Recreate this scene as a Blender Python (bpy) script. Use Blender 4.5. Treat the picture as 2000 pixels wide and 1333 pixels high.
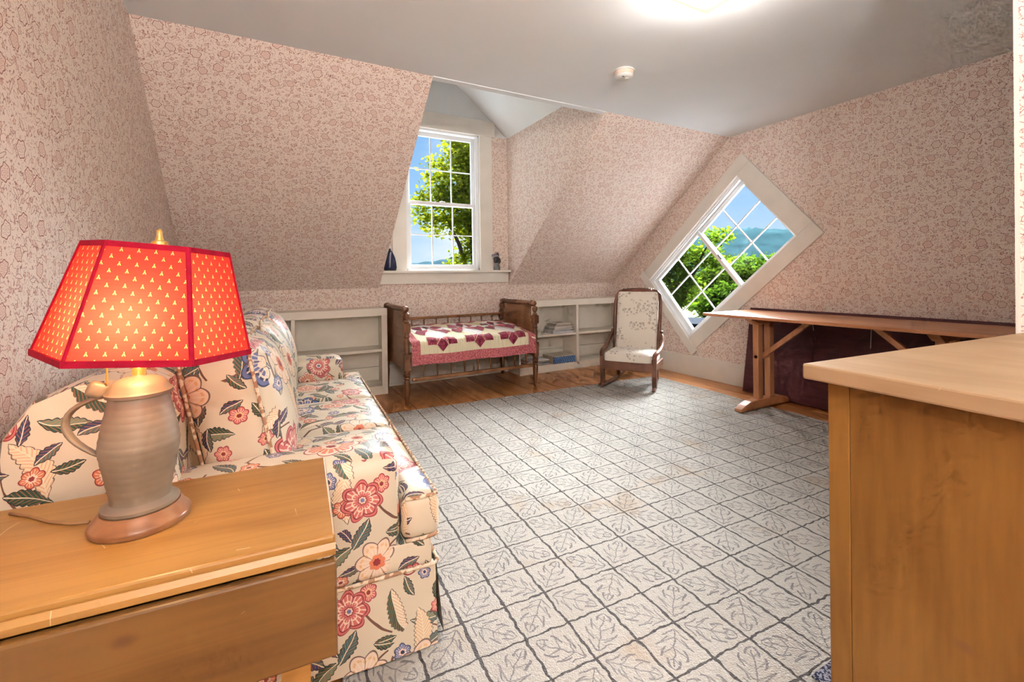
import bpy, bmesh, math, random
import numpy as np
from mathutils import Vector, Matrix
R = math.radians
rnd = random.Random(7)
scene = bpy.context.scene
for o in list(bpy.data.objects):
    bpy.data.objects.remove(o)
COL = scene.collection

# ------------------------------------------------------------------ camera
CH = 1.10                                   # camera height
cam = bpy.data.cameras.new('camera')
cam.lens, cam.sensor_width, cam.sensor_fit = 15.969, 36.0, 'HORIZONTAL'
cam.shift_y = -(666.5 - 542.34) / 2000
cam.clip_start, cam.clip_end = 0.02, 3000
co = bpy.data.objects.new('camera', cam)
COL.objects.link(co)
_r, _d, _f = ((0.87943319, -0.47585637, -0.01256866), (-0.01293394, 0.00250714, -0.99991321), (0.47584659, 0.87951943, -0.00394984))
co.matrix_world = Matrix(((_r[0], -_d[0], -_f[0], 0), (_r[1], -_d[1], -_f[1], 0), (_r[2], -_d[2], -_f[2], CH), (0, 0, 0, 1)))
scene.camera = co

# ------------------------------------------------------------------ light and exposure
vs = scene.view_settings
vs.view_transform, vs.look, vs.exposure, vs.gamma, vs.use_curve_mapping = 'Standard', 'None', 0.80, 1.0, False
scene.cycles.max_bounces = 5
scene.cycles.diffuse_bounces = 4
scene.cycles.glossy_bounces = 2
scene.cycles.transmission_bounces = 2
scene.cycles.use_light_tree = False
scene.cycles.use_adaptive_sampling = True
scene.cycles.adaptive_threshold = 0.08
scene.cycles.adaptive_min_samples = 12
scene.cycles.transparent_max_bounces = 12
scene.cycles.caustics_reflective = False
scene.cycles.caustics_refractive = False
scene.cycles.use_denoising = True
scene.cycles.time_limit = 1150
CEIL_W, FILL_W, BULB_W, UPFILL_W = 15.0, 185.0, 2.3, 225.0     # ceiling lamp, added fill globe and added uplighter behind the camera, table lamp
SUN_W, SKY_W = 58.0, 0.68

sun = bpy.data.lights.new('sun', 'SUN')
sun.energy, sun.angle, sun.color = SUN_W, R(75), (0.96, 0.98, 1.0)   # hazy summer sky: a broad soft sun
so = bpy.data.objects.new('sun', sun)
COL.objects.link(so)
so.rotation_euler = Vector((-0.55, -0.58, -0.60)).to_track_quat('-Z', 'Y').to_euler()

world = bpy.data.worlds.new('sky')
scene.world = world
world.use_nodes = True


# ------------------------------------------------------------------ node helpers
class G:
    """tiny helper to write node graphs as expressions"""

    def __init__(self, nt):
        self.nt = nt
        self.flat = False                   # True: noise is evaluated in two dimensions

    def n(self, t, **kw):
        nd = self.nt.nodes.new(t)
        for k, v in kw.items():
            setattr(nd, k, v)
        return nd

    def put(self, sock, v):
        if isinstance(v, bpy.types.NodeSocket):
            self.nt.links.new(v, sock)
        elif v is not None:
            if sock.type == 'RGBA' and len(v) == 3:
                v = (*v, 1)
            sock.default_value = v

    def m(self, op, a, b=None, c=None, clamp=False):
        nd = self.n('ShaderNodeMath', operation=op, use_clamp=clamp)
        for i, v in enumerate((a, b, c)):
            if v is not None:
                self.put(nd.inputs[i], v)
        return nd.outputs[0]

    def add(self, a, b): return self.m('ADD', a, b)
    def sub(self, a, b): return self.m('SUBTRACT', a, b)
    def mul(self, a, b): return self.m('MULTIPLY', a, b)
    def div(self, a, b): return self.m('DIVIDE', a, b)
    def lt(self, a, b): return self.m('LESS_THAN', a, b)
    def gt(self, a, b): return self.m('GREATER_THAN', a, b)
    def mx(self, a, b): return self.m('MAXIMUM', a, b)
    def mn(self, a, b): return self.m('MINIMUM', a, b)
    def ab(self, a): return self.m('ABSOLUTE', a)
    def sin(self, a): return self.m('SINE', a)
    def cos(self, a): return self.m('COSINE', a)

    def v(self, op, a, b=None, s=None):
        nd = self.n('ShaderNodeVectorMath', operation=op)
        self.put(nd.inputs[0], a)
        if b is not None:
            self.put(nd.inputs[1], b)
        if s is not None:
            self.put(nd.inputs['Scale'], s)
        return nd.outputs['Value'] if op in ('LENGTH', 'DISTANCE', 'DOT_PRODUCT') else nd.outputs[0]

    def xyz(self, v):
        nd = self.n('ShaderNodeSeparateXYZ')
        self.put(nd.inputs[0], v)
        return nd.outputs[0], nd.outputs[1], nd.outputs[2]

    def vec(self, x, y, z=0.0):
        nd = self.n('ShaderNodeCombineXYZ')
        for i, q in enumerate((x, y, z)):
            self.put(nd.inputs[i], q)
        return nd.outputs[0]

    def mix(self, f, a, b):
        nd = self.n('ShaderNodeMix', data_type='RGBA')
        self.put(nd.inputs[0], f)
        self.put(nd.inputs[6], a)
        self.put(nd.inputs[7], b)
        return nd.outputs[2]

    def uv(self): return self.n('ShaderNodeUVMap', uv_map='UVMap').outputs[0]
    def obj(self): return self.n('ShaderNodeTexCoord').outputs['Object']
    def rand(self): return self.n('ShaderNodeObjectInfo').outputs['Random']

    def noise(self, v, scale, detail=2.0, rough=0.5, dist=0.0, dim=None):
        if dim is None:
            dim = '2D' if self.flat else '3D'
        nd = self.n('ShaderNodeTexNoise', noise_dimensions=dim)
        self.put(nd.inputs['Vector'], v)
        for k, q in (('Scale', scale), ('Detail', detail), ('Roughness', rough), ('Distortion', dist)):
            self.put(nd.inputs[k], q)
        return nd.outputs['Fac']

    def noisec(self, v, scale, detail=1.0, dim='2D'):
        nd = self.n('ShaderNodeTexNoise', noise_dimensions=dim)
        self.put(nd.inputs['Vector'], v)
        self.put(nd.inputs['Scale'], scale)
        self.put(nd.inputs['Detail'], detail)
        return nd.outputs['Color']

    def ss(self, x, a, b):
        nd = self.n('ShaderNodeMapRange', interpolation_type='SMOOTHSTEP')
        for i, q in enumerate((x, a, b, 0.0, 1.0)):
            self.put(nd.inputs[i], q)
        return nd.outputs[0]

    def ramp(self, f, stops, interp='LINEAR'):
        nd = self.n('ShaderNodeValToRGB')
        cr = nd.color_ramp
        cr.interpolation = interp
        while len(cr.elements) < len(stops):
            cr.elements.new(0.5)
        for e, (p, c) in zip(cr.elements, stops):
            e.position, e.color = p, (*c, 1)
        self.put(nd.inputs[0], f)
        return nd.outputs[0]

    def voro(self, v, scale, rndm=1.0, feature='F1'):
        nd = self.n('ShaderNodeTexVoronoi', voronoi_dimensions='2D', feature=feature)
        self.put(nd.inputs['Vector'], v)
        self.put(nd.inputs['Scale'], scale)
        self.put(nd.inputs['Randomness'], rndm)
        return nd

    def cell(self, uv, scale, rndm):
        """local rotated coordinates inside a voronoi cell, and three random numbers"""
        nd = self.voro(uv, scale, rndm)
        x, y, _ = self.xyz(self.v('SUBTRACT', uv, nd.outputs['Position']))
        sc = self.n('ShaderNodeSeparateColor')
        self.put(sc.inputs[0], nd.outputs['Color'])
        r1, r2, r3 = sc.outputs[0], sc.outputs[1], sc.outputs[2]
        a = self.mul(r1, 6.2832)
        c, s = self.cos(a), self.sin(a)
        return self.add(self.mul(x, c), self.mul(y, s)), self.sub(self.mul(y, c), self.mul(x, s)), r1, r2, r3

    def polar(self, x, y):
        return self.m('SQRT', self.add(self.mul(x, x), self.mul(y, y))), self.m('ARCTAN2', y, x)


def material(name):
    mt = bpy.data.materials.new(name)
    mt.use_nodes = True
    nt = mt.node_tree
    nt.nodes.clear()
    return mt, G(nt), nt


def finish(mt, g, col, rough=0.6, spec=0.35, bump=None, bstr=0.3, bdist=0.002, metal=0.0, sheen=0.0, coat=0.0):
    p = g.n('ShaderNodeBsdfPrincipled')
    g.put(p.inputs['Base Color'], col)
    g.put(p.inputs['Roughness'], rough)
    g.put(p.inputs['Specular IOR Level'], spec)
    g.put(p.inputs['Metallic'], metal)
    g.put(p.inputs['Sheen Weight'], sheen)
    g.put(p.inputs['Coat Weight'], coat)
    if bump is not None:
        b = g.n('ShaderNodeBump')
        g.put(b.inputs['Strength'], bstr)
        g.put(b.inputs['Distance'], bdist)
        g.put(b.inputs['Height'], bump)
        g.put(p.inputs['Normal'], b.outputs[0])
    o = g.n('ShaderNodeOutputMaterial')
    g.put(o.inputs[0], p.outputs[0])
    return mt


def plain(name, c, rough=0.6, spec=0.35, var=0.06, scale=14.0, bstr=0.12, metal=0.0):
    mt, g, nt = material(name)
    f = g.noise(g.obj(), scale, 2.0)
    c2 = tuple(max(0, q * (1 - 2.2 * var)) for q in c)
    col = g.ramp(f, ((0.3, c2), (0.65, c)))
    return finish(mt, g, col, rough, spec, None, bstr, 0.001, metal)


def wood(name, dark, light, stretch=(1.2, 14, 14), rough=0.42, spec=0.4, knots=0.0, knotc=(0.08, 0.03, 0.012), tint=0.12, scratch=0.0):
    mt, g, nt = material(name)
    p = g.v('ADD', g.obj(), g.v('SCALE', (17.0, 9.0, 5.0), None, g.rand()))
    ps = g.v('MULTIPLY', p, stretch)
    wob = g.v('ADD', ps, g.v('SCALE', g.noisec(p, 2.2, 1.0, '3D'), None, 1.6))
    f = g.noise(wob, 1.0, 3.0, 0.6)
    fine = g.noise(g.v('MULTIPLY', ps, (1.0, 6.0, 6.0)), 1.3, 2.0)
    big = g.noise(p, 2.5, 1.0)
    k = g.add(g.mul(f, 0.55), g.add(g.mul(fine, 0.25), g.mul(big, 0.35)))
    col = g.ramp(k, ((0.42, dark), (0.68, light)))
    if knots:
        nd = g.voro(g.uv(), 3.1, 1.0)
        d = g.v('SUBTRACT', g.uv(), nd.outputs['Position'])
        d = g.v('LENGTH', g.v('MULTIPLY', d, (0.55, 1.0, 1.0)))
        dd = g.add(d, g.mul(g.noise(p, 30.0, 2.0), 0.008))
        msk = g.mul(g.m('SUBTRACT', 1.0, g.ss(dd, 0.006, 0.017)), knots)
        col = g.mix(msk, col, knotc)
    if scratch:
        uvw = g.v('ADD', g.uv(), g.v('SCALE', g.noisec(g.uv(), 9.0), None, 0.03))
        x, y, r1, r2, r3 = g.cell(uvw, 16.0, 1.0)
        line = g.mul(g.lt(g.ab(y), 0.00055), g.lt(g.ab(x), g.mul(r3, 0.03)))
        patch = g.mul(g.gt(r2, 0.62), g.ss(g.noise(p, 6.0, 2.0), 0.44, 0.6))
        col = g.mix(g.mul(g.mul(line, patch), scratch), col, (0.75, 0.6, 0.4))
    hs = g.n('ShaderNodeHueSaturation')
    g.put(hs.inputs['Color'], col)
    g.put(hs.inputs['Value'], g.add(1.0 - tint / 2, g.mul(g.rand(), tint)))
    return finish(mt, g, hs.outputs[0], rough, spec)


def mat_wallpaper():
    mt, g, nt = material('wallpaper')
    g.flat = True
    uv = g.uv()
    ux, uy, _ = g.xyz(uv)
    uvd = g.vec(g.add(ux, g.mul(g.sin(g.mul(uy, 130.0)), 0.0022)), g.add(uy, g.mul(g.sin(g.mul(ux, 117.0)), 0.0022)))
    col = (0.82, 0.718, 0.643)
    red, pink = (0.25, 0.050, 0.042), (0.70, 0.40, 0.34)
    # small curling tendrils
    n1 = g.noise(uvd, 50.0, 1.0)
    t1 = g.m('SUBTRACT', 1.0, g.ss(g.ab(g.sub(n1, 0.5)), 0.016, 0.042))
    gate = g.ss(g.noise(uv, 95.0, 0.0), 0.36, 0.46)
    col = g.mix(g.mul(g.mul(t1, gate), 0.72), col, red)
    # little blossoms
    x, y, r1, r2, r3 = g.cell(uvd, 21.0, 0.9)
    r, th = g.polar(x, y)
    q = g.div(r, g.add(0.0085, g.mul(g.cos(g.mul(th, 5.0)), 0.0018)))
    ring = g.mul(g.gt(q, 0.70), g.lt(q, 1.0))
    col = g.mix(g.mul(g.lt(q, 0.70), 0.45), col, pink)
    col = g.mix(g.mul(ring, 0.62), col, red)
    # leaves
    x, y, r1, r2, r3 = g.cell(uvd, 12.0, 1.0)
    w = g.mul(g.m('SUBTRACT', 1.0, g.m('POWER', g.div(x, 0.022), 2.0)), 0.0075)
    inl = g.mul(g.lt(g.ab(y), w), g.gt(w, 0.0))
    col = g.mix(g.mul(inl, 0.9), col, (0.825, 0.715, 0.635))
    col = g.mix(g.mul(g.mul(inl, g.gt(g.ab(y), g.sub(w, 0.0022))), 0.7), col, red)
    # large outlined flowers on a fairly regular drop
    x, y, r1, r2, r3 = g.cell(uvd, 8.2, 0.62)
    r, th = g.polar(x, y)
    edge = g.mul(g.add(0.0205, g.mul(r3, 0.007)), g.add(1.0, g.mul(g.cos(g.mul(th, 6.0)), 0.09)))
    q = g.div(r, edge)
    col = g.mix(g.lt(q, 1.12), col, (0.83, 0.725, 0.645))
    col = g.mix(g.mul(g.mul(g.lt(q, 0.86), g.gt(r2, 0.4)), 0.26), col, pink)
    dots = g.gt(g.mul(g.sin(g.mul(th, 9.0)), g.sin(g.mul(q, 14.0))), 0.45)
    col = g.mix(g.mul(g.mul(dots, g.lt(q, 0.75)), 0.6), col, red)
    ring = g.mul(g.gt(q, 0.86), g.lt(q, 1.0))
    col = g.mix(g.mul(ring, 0.85), col, red)
    return finish(mt, g, col, 0.75, 0.2)


def flower_layer(g, col, uv, scale, rndm, R0, petals, keep, palettes, streak=(0.9, 0.78, 0.62)):
    x, y, r1, r2, r3 = g.cell(uv, scale, rndm)
    r, th = g.polar(x, y)
    edge = g.mul(g.mul(R0, g.add(0.78, g.mul(r3, 0.34))), g.add(1.0, g.mul(g.ab(g.cos(g.mul(th, petals * 0.5))), 0.30)))
    q = g.div(r, edge)
    inner = None
    for i, pal in enumerate(palettes):
        c = g.ramp(q, pal, 'CONSTANT')
        inner = c if inner is None else g.mix(g.gt(r2, i / len(palettes)), inner, c)
    lines = g.mul(g.gt(g.cos(g.mul(th, petals * 3.0)), 0.55), g.mul(g.gt(q, 0.38), g.lt(q, 0.80)))
    inner = g.mix(g.mul(lines, 0.7), inner, streak)
    gaps = g.mul(g.lt(g.ab(g.cos(g.mul(th, petals * 0.5))), 0.10), g.gt(q, 0.30))
    inner = g.mix(g.mul(gaps, 0.75), inner, (0.10, 0.03, 0.035))
    return g.mix(g.mul(g.lt(q, 1.0), g.gt(r1, 1.0 - keep)), col, inner)


def leaf_layer(g, col, uv, scale, L, W, keep, ca, cb, cv, line=(0.03, 0.035, 0.04)):
    x, y, r1, r2, r3 = g.cell(uv, scale, 1.0)
    yb = g.sub(y, g.mul(g.mul(x, x), 3.0))
    t = g.div(x, L)
    w = g.mul(g.mul(g.m('SUBTRACT', 1.0, g.mul(t, t)), W), g.add(0.9, g.mul(g.ab(g.sin(g.mul(x, 260.0))), 0.22)))
    ins = g.mul(g.mul(g.lt(g.ab(yb), w), g.gt(w, 0.0)), g.gt(r2, 1.0 - keep))
    c = g.mix(g.gt(r3, 0.5), ca, cb)
    c = g.mix(g.mul(g.gt(yb, 0.0), g.gt(r1, 0.45)), c, cv)
    hatch = g.gt(g.sin(g.mul(g.sub(x, g.mul(g.ab(yb), 1.2)), 620.0)), 0.55)
    c = g.mix(g.mul(hatch, 0.45), c, (0.55, 0.17, 0.07))
    c = g.mix(g.lt(g.ab(yb), 0.0011), c, (0.80, 0.72, 0.55))
    c = g.mix(g.gt(g.ab(yb), g.sub(w, 0.0022)), c, line)
    return g.mix(ins, col, c)


def mat_chintz():
    mt, g, nt = material('floral_chintz')
    g.flat = True
    uv0 = g.uv()
    uv = g.v('ADD', uv0, g.v('SCALE', g.v('SUBTRACT', g.noisec(uv0, 11.0), (0.5, 0.5, 0.5)), None, 0.02))
    cream = (0.66, 0.575, 0.435)
    col = g.mix(g.noise(uv0, 3.0), cream, (0.69, 0.615, 0.49))
    nd = g.voro(g.v('ADD', uv, g.v('SCALE', g.noisec(uv0, 4.0), None, 0.10)), 4.6, 1.0, 'DISTANCE_TO_EDGE')
    stem = g.lt(nd.outputs['Distance'], 0.013)
    stem = g.mul(stem, g.gt(g.noise(uv0, 8.0, 0.0), 0.47))
    col = g.mix(stem, col, (0.16, 0.075, 0.05))
    green, teal, navy = (0.035, 0.095, 0.062), (0.06, 0.15, 0.15), (0.035, 0.05, 0.12)
    rose, wine, coral = (0.60, 0.16, 0.15), (0.26, 0.03, 0.04), (0.66, 0.20, 0.10)
    pale, gold, blue = (0.84, 0.66, 0.52), (0.78, 0.50, 0.26), (0.14, 0.17, 0.34)
    col = leaf_layer(g, col, g.v('ADD', uv, (3.1, 1.7, 0)), 8.4, 0.046, 0.018, 0.88, green, teal, (0.17, 0.24, 0.16))
    col = leaf_layer(g, col, g.v('ADD', uv, (7.7, 4.2, 0)), 5.8, 0.072, 0.024, 0.80, (0.80, 0.66, 0.46), green, (0.83, 0.72, 0.55), (0.17, 0.12, 0.10))
    col = leaf_layer(g, col, g.v('ADD', uv, (5.4, 2.9, 0)), 11.5, 0.034, 0.013, 0.75, navy, green, (0.10, 0.15, 0.13))
    col = flower_layer(g, col, g.v('ADD', uv, (1.3, 8.1, 0)), 9.5, 1.0, 0.0185, 6, 0.72, [
        ((0.0, wine), (0.25, gold), (0.42, rose), (0.9, wine)),
        ((0.0, navy), (0.25, pale), (0.42, blue), (0.9, navy)),
        ((0.0, wine), (0.25, pale), (0.45, coral), (0.9, wine))])
    col = flower_layer(g, col, uv, 4.35, 0.8, 0.057, 7, 0.95, [
        ((0.0, blue), (0.12, pale), (0.20, wine), (0.26, rose), (0.48, pale), (0.55, rose), (0.80, wine), (0.86, rose), (0.95, wine)),
        ((0.0, wine), (0.16, coral), (0.34, pale), (0.70, gold), (0.80, pale), (0.93, (0.20, 0.13, 0.11))),
        ((0.0, navy), (0.14, pale), (0.42, blue), (0.62, pale), (0.70, navy), (0.80, blue), (0.94, navy)),
        ((0.0, wine), (0.16, pale), (0.32, coral), (0.72, rose), (0.80, pale), (0.94, wine))])
    puff = g.mul(g.noise(g.obj(), 9.0, 1.0, dim='3D'), 6.0)
    return finish(mt, g, col, 0.42, 0.45, puff, 0.35, 0.004)


def mat_chairfabric():
    mt, g, nt = material('rocker_upholstery')
    g.flat = True
    uv0 = g.uv()
    uv = g.v('ADD', uv0, g.v('SCALE', g.v('SUBTRACT', g.noisec(uv0, 30.0), (0.5, 0.5, 0.5)), None, 0.012))
    col = g.mix(g.noise(uv0, 6.0), (0.82, 0.755, 0.65), (0.86, 0.81, 0.73))
    gate = g.ss(g.noise(uv0, 7.0, 1.0), 0.46, 0.54)
    for k, (sc, R0, c1, c2) in enumerate(((20.0, 0.016, (0.30, 0.29, 0.25), (0.62, 0.54, 0.43)), (30.0, 0.010, (0.16, 0.17, 0.18), (0.45, 0.35, 0.27)))):
        x, y, r1, r2, r3 = g.cell(g.v('ADD', uv, (k * 3.3, k * 1.9, 0)), sc, 1.0)
        r, th = g.polar(x, y)
        q = g.div(r, g.mul(R0, g.add(0.8, g.mul(g.cos(g.mul(th, 5.0)), 0.3))))
        msk = g.mul(g.mul(g.lt(q, 1.0), gate), g.gt(r2, 0.35))
        c = g.mix(g.lt(q, 0.7), c1, c2)
        col = g.mix(g.mul(msk, 0.8), col, c)
    return finish(mt, g, col, 0.7, 0.3, g.noise(uv0, 36.0, 1.0), 0.4, 0.004, sheen=0.2)


def mat_quiltprint(name, base, dark, scale=70.0):
    mt, g, nt = material(name)
    g.flat = True
    uv = g.uv()
    n = g.noise(uv, scale, 2.0, 0.6, 0.8)
    col = g.ramp(n, ((0.40, dark), (0.62, base)))
    x, y, r1, r2, r3 = g.cell(uv, scale * 0.8, 1.0)
    r, th = g.polar(x, y)
    col = g.mix(g.mul(g.lt(r, 0.003), 0.5), col, tuple(min(1, q * 1.9 + 0.1) for q in base))
    quilt = g.sin(g.mul(g.xyz(uv)[0], 230.0))
    return finish(mt, g, col, 0.8, 0.2, g.add(quilt, g.noise(uv, 60.0)), 0.35, 0.002, sheen=0.2)


def mat_quiltground():
    mt, g, nt = material('quilt_ground')
    g.flat = True
    uv = g.uv()
    x, y, _ = g.xyz(uv)
    fx = g.ab(g.sub(g.m('FRACT', g.div(g.sub(x, 0.14), 0.362)), 0.5))
    fy = g.div(g.ab(g.sub(y, 0.33)), 0.66)
    white = g.lt(g.add(fx, g.mul(fy, 0.9)), 0.50)
    n = g.noise(uv, 90.0, 2.0)
    cream = g.mix(n, (0.80, 0.72, 0.49), (0.84, 0.78, 0.58))
    col = g.mix(white, cream, (0.86, 0.85, 0.83))
    crimp = g.sin(g.mul(x, 300.0))
    return finish(mt, g, col, 0.8, 0.2, g.add(crimp, g.mul(g.noise(uv, 50.0), 2.0)), 0.4, 0.002)


def mat_shade():
    mt, g, nt = material('red_shade_fabric')
    g.flat = True
    uv = g.uv()
    x, y, _ = g.xyz(uv)
    sx, sy = 0.0232, 0.0125
    row = g.m('FLOOR', g.div(y, sy))
    off = g.mul(g.m('FRACT', g.mul(row, 0.5)), sx)
    px = g.sub(g.mul(g.m('FRACT', g.div(g.add(x, off), sx)), sx), sx / 2)
    py = g.sub(g.mul(g.m('FRACT', g.div(y, sy)), sy), sy / 2)
    ax = g.ab(px)
    body = g.mul(g.lt(ax, g.sub(0.0014, g.mul(py, 0.42))), g.mul(g.gt(py, -0.0031), g.lt(py, 0.0018)))
    slit = g.mul(g.lt(ax, 0.0006), g.lt(py, -0.0012))
    head = g.lt(g.add(g.mul(px, px), g.m('POWER', g.sub(py, 0.0030), 2.0)), 0.0000009)
    bee = g.mx(g.mul(body, g.m('SUBTRACT', 1.0, slit)), head)
    weave = g.mul(g.sin(g.mul(x, 2600.0)), g.sin(g.mul(y, 2600.0)))
    slub = g.noise(g.v('MULTIPLY', uv, (30.0, 260.0, 1.0)), 1.0, 2.0)
    red = g.mix(slub, (0.60, 0.022, 0.030), (0.72, 0.05, 0.045))
    col = g.mix(bee, red, (0.80, 0.50, 0.22))
    tr = g.mix(bee, (0.92, 0.056, 0.044), (0.95, 0.48, 0.16))
    d = g.n('ShaderNodeBsdfDiffuse')
    t = g.n('ShaderNodeBsdfTranslucent')
    g.put(d.inputs[0], col)
    g.put(t.inputs[0], tr)
    mxs = g.n('ShaderNodeMixShader')
    g.put(mxs.inputs[0], 0.55)
    g.put(mxs.inputs[1], d.outputs[0])
    g.put(mxs.inputs[2], t.outputs[0])
    o = g.n('ShaderNodeOutputMaterial')
    g.put(o.inputs[0], mxs.outputs[0])
    return mt


def mat_rug():
    mt, g, nt = material('hooked_rug')
    g.flat = True
    uv0 = g.uv()
    uv = g.v('ADD', uv0, g.v('SCALE', g.v('SUBTRACT', g.noisec(uv0, 28.0, 2.0), (0.5, 0.5, 0.5)), None, 0.016))
    x, y, _ = g.xyz(uv)
    S = 0.1485
    cx, cy = g.div(x, S), g.div(y, S)
    ix, iy = g.m('FLOOR', cx), g.m('FLOOR', cy)
    fx, fy = g.sub(g.m('FRACT', cx), 0.5), g.sub(g.m('FRACT', cy), 0.5)
    base = g.mix(g.noise(uv0, 2.2, 3.0), (0.45, 0.43, 0.39), (0.54, 0.52, 0.48))
    base = g.mix(g.mul(g.ss(g.noise(uv0, 95.0, 2.0), 0.3, 0.75), 0.45), base, (0.40, 0.375, 0.335))
    base = g.mix(g.mul(g.ss(g.noise(uv0, 2.6, 3.0, 0.6), 0.60, 0.74), 0.42), base, (0.40, 0.27, 0.15))
    # oak leaf in every cell, along one diagonal or the other
    par = g.m('MODULO', g.ab(g.add(ix, iy)), 2.0)
    sg = g.sub(g.mul(par, 2.0), 1.0)
    hx = g.mul(fx, sg)
    a = g.mul(g.add(hx, fy), 0.7071)
    b = g.mul(g.sub(fy, hx), 0.7071)
    flip = g.sub(g.mul(g.m('MODULO', g.ab(iy), 2.0), 2.0), 1.0)
    t = g.add(g.mul(a, flip), 0.52)
    lobes = g.add(0.60, g.mul(g.m('FRACT', g.add(g.mul(t, 3.6), 0.15)), 0.56))
    w = g.mul(g.mul(g.m('POWER', g.mx(g.sin(g.mul(g.mx(g.mn(g.div(t, 1.02), 1.0), 0.0), 3.1416)), 0.0), 0.8), 0.285), lobes)
    inside = g.mul(g.gt(w, 0.012), g.lt(g.ab(b), w))
    outl = g.mul(g.gt(w, 0.004), g.lt(g.ab(g.sub(g.ab(b), w)), 0.022))
    rib = g.mul(g.lt(g.ab(b), 0.013), g.mul(g.gt(t, 0.0), g.lt(t, 0.95)))
    vein = g.mul(inside, g.lt(g.ab(g.sub(g.m('FRACT', g.add(g.mul(g.sub(t, g.mul(g.ab(b), 0.75)), 3.6), 0.65)), 0.5)), 0.06))
    leaf = g.mx(outl, g.mx(rib, g.mul(vein, 0.8)))
    fade = g.add(0.50, g.mul(g.noise(uv0, 5.0, 1.0), 0.5))
    col = g.mix(g.mul(leaf, fade), base, (0.15, 0.14, 0.155))
    lw = g.add(0.019, g.mul(g.noise(uv0, 40.0, 1.0), 0.024))
    ln = g.mx(g.gt(g.ab(fx), g.m('SUBTRACT', 0.5, lw)), g.gt(g.ab(fy), g.m('SUBTRACT', 0.5, g.mul(lw, 0.72))))
    col = g.mix(g.mul(ln, 0.92), col, (0.045, 0.042, 0.046))
    loops = g.add(g.noise(uv0, 190.0, 1.0), g.mul(g.noise(uv0, 60.0, 1.0), 0.8))
    return finish(mt, g, col, 0.95, 0.1, loops, 0.75, 0.006, sheen=0.15)


def mat_glass():
    mt, g, nt = material('window_glass')
    t = g.n('ShaderNodeBsdfTransparent')
    t.inputs[0].default_value = (0.97, 0.985, 0.98, 1)
    s = g.n('ShaderNodeBsdfGlossy')
    s.inputs['Roughness'].default_value = 0.02
    fr = g.n('ShaderNodeFresnel')
    fr.inputs[0].default_value = 1.35
    mxs = g.n('ShaderNodeMixShader')
    g.put(mxs.inputs[0], g.mul(fr.outputs[0], 0.6))
    g.put(mxs.inputs[1], t.outputs[0])
    g.put(mxs.inputs[2], s.outputs[0])
    o = g.n('ShaderNodeOutputMaterial')
    g.put(o.inputs[0], mxs.outputs[0])
    return mt


def mat_lampglass():
    mt, g, nt = material('lit_glass_pan')
    mt.cycles.emission_sampling = 'NONE'     # the bulbs inside light the room
    t = g.n('ShaderNodeBsdfTransparent')
    t.inputs[0].default_value = (1.0, 0.93, 0.78, 1)
    e = g.n('ShaderNodeEmission')
    e.inputs[0].default_value = (1.0, 0.80, 0.46, 1)
    e.inputs[1].default_value = 0.95
    mxs = g.n('ShaderNodeMixShader')
    mxs.inputs[0].default_value = 0.72
    g.put(mxs.inputs[1], t.outputs[0])
    g.put(mxs.inputs[2], e.outputs[0])
    o = g.n('ShaderNodeOutputMaterial')
    g.put(o.inputs[0], mxs.outputs[0])
    return mt


def mat_leaves(name, dark, light, trans):
    mt, g, nt = material(name)
    f = g.noise(g.obj(), 1.3, 3.0)
    col = g.ramp(f, ((0.35, dark), (0.65, light)))
    d = g.n('ShaderNodeBsdfDiffuse')
    t = g.n('ShaderNodeBsdfTranslucent')
    g.put(d.inputs[0], col)
    t.inputs[0].default_value = (*trans, 1)
    mxs = g.n('ShaderNodeMixShader')
    mxs.inputs[0].default_value = 0.55
    g.put(mxs.inputs[1], d.outputs[0])
    g.put(mxs.inputs[2], t.outputs[0])
    o = g.n('ShaderNodeOutputMaterial')
    g.put(o.inputs[0], mxs.outputs[0])
    return mt


def mat_speckle(name, a, b, c, scale=160.0):
    mt, g, nt = material(name)
    n = g.noise(g.obj(), scale, 1.0)
    col = g.ramp(n, ((0.36, a), (0.5, b), (0.62, c)), 'CONSTANT')
    return finish(mt, g, col, 0.95, 0.1, n, 0.6, 0.004)


def mat_bluebook():
    mt, g, nt = material('blue_lattice_print')
    x, y, z = g.xyz(g.uv())
    a = g.ab(g.sub(g.m('FRACT', g.mul(g.add(x, g.mul(y, 0.6)), 34.0)), 0.5))
    b = g.ab(g.sub(g.m('FRACT', g.mul(g.sub(y, g.mul(x, 0.35)), 52.0)), 0.5))
    msk = g.mul(g.lt(a, 0.34), g.lt(b, 0.2))
    return finish(mt, g, g.mix(msk, (0.02, 0.11, 0.33), (0.42, 0.56, 0.72)), 0.4)


# sky: pale haze at the horizon, blue above, soft fair-weather cloud all round
def build_world():
    nt = world.node_tree
    nt.nodes.clear()
    g = G(nt)
    v = g.n('ShaderNodeTexCoord').outputs['Generated']
    _, _, z = g.xyz(v)
    col = g.ramp(g.m('MAXIMUM', z, 0.0), ((0.0, (0.66, 0.80, 0.95)), (0.16, (0.34, 0.58, 0.90)), (0.5, (0.16, 0.38, 0.78)), (1.0, (0.09, 0.25, 0.62))))
    n = g.noise(g.v('MULTIPLY', v, (1.0, 1.0, 2.6)), 3.2, 5.0, 0.55)
    col = g.mix(g.mul(g.ss(n, 0.47, 0.70), 0.75), col, (0.86, 0.90, 0.95))
    bg = g.n('ShaderNodeBackground')
    g.put(bg.inputs[0], col)
    bg.inputs[1].default_value = SKY_W
    o = g.n('ShaderNodeOutputWorld')
    g.put(o.inputs[0], bg.outputs[0])


build_world()

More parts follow.
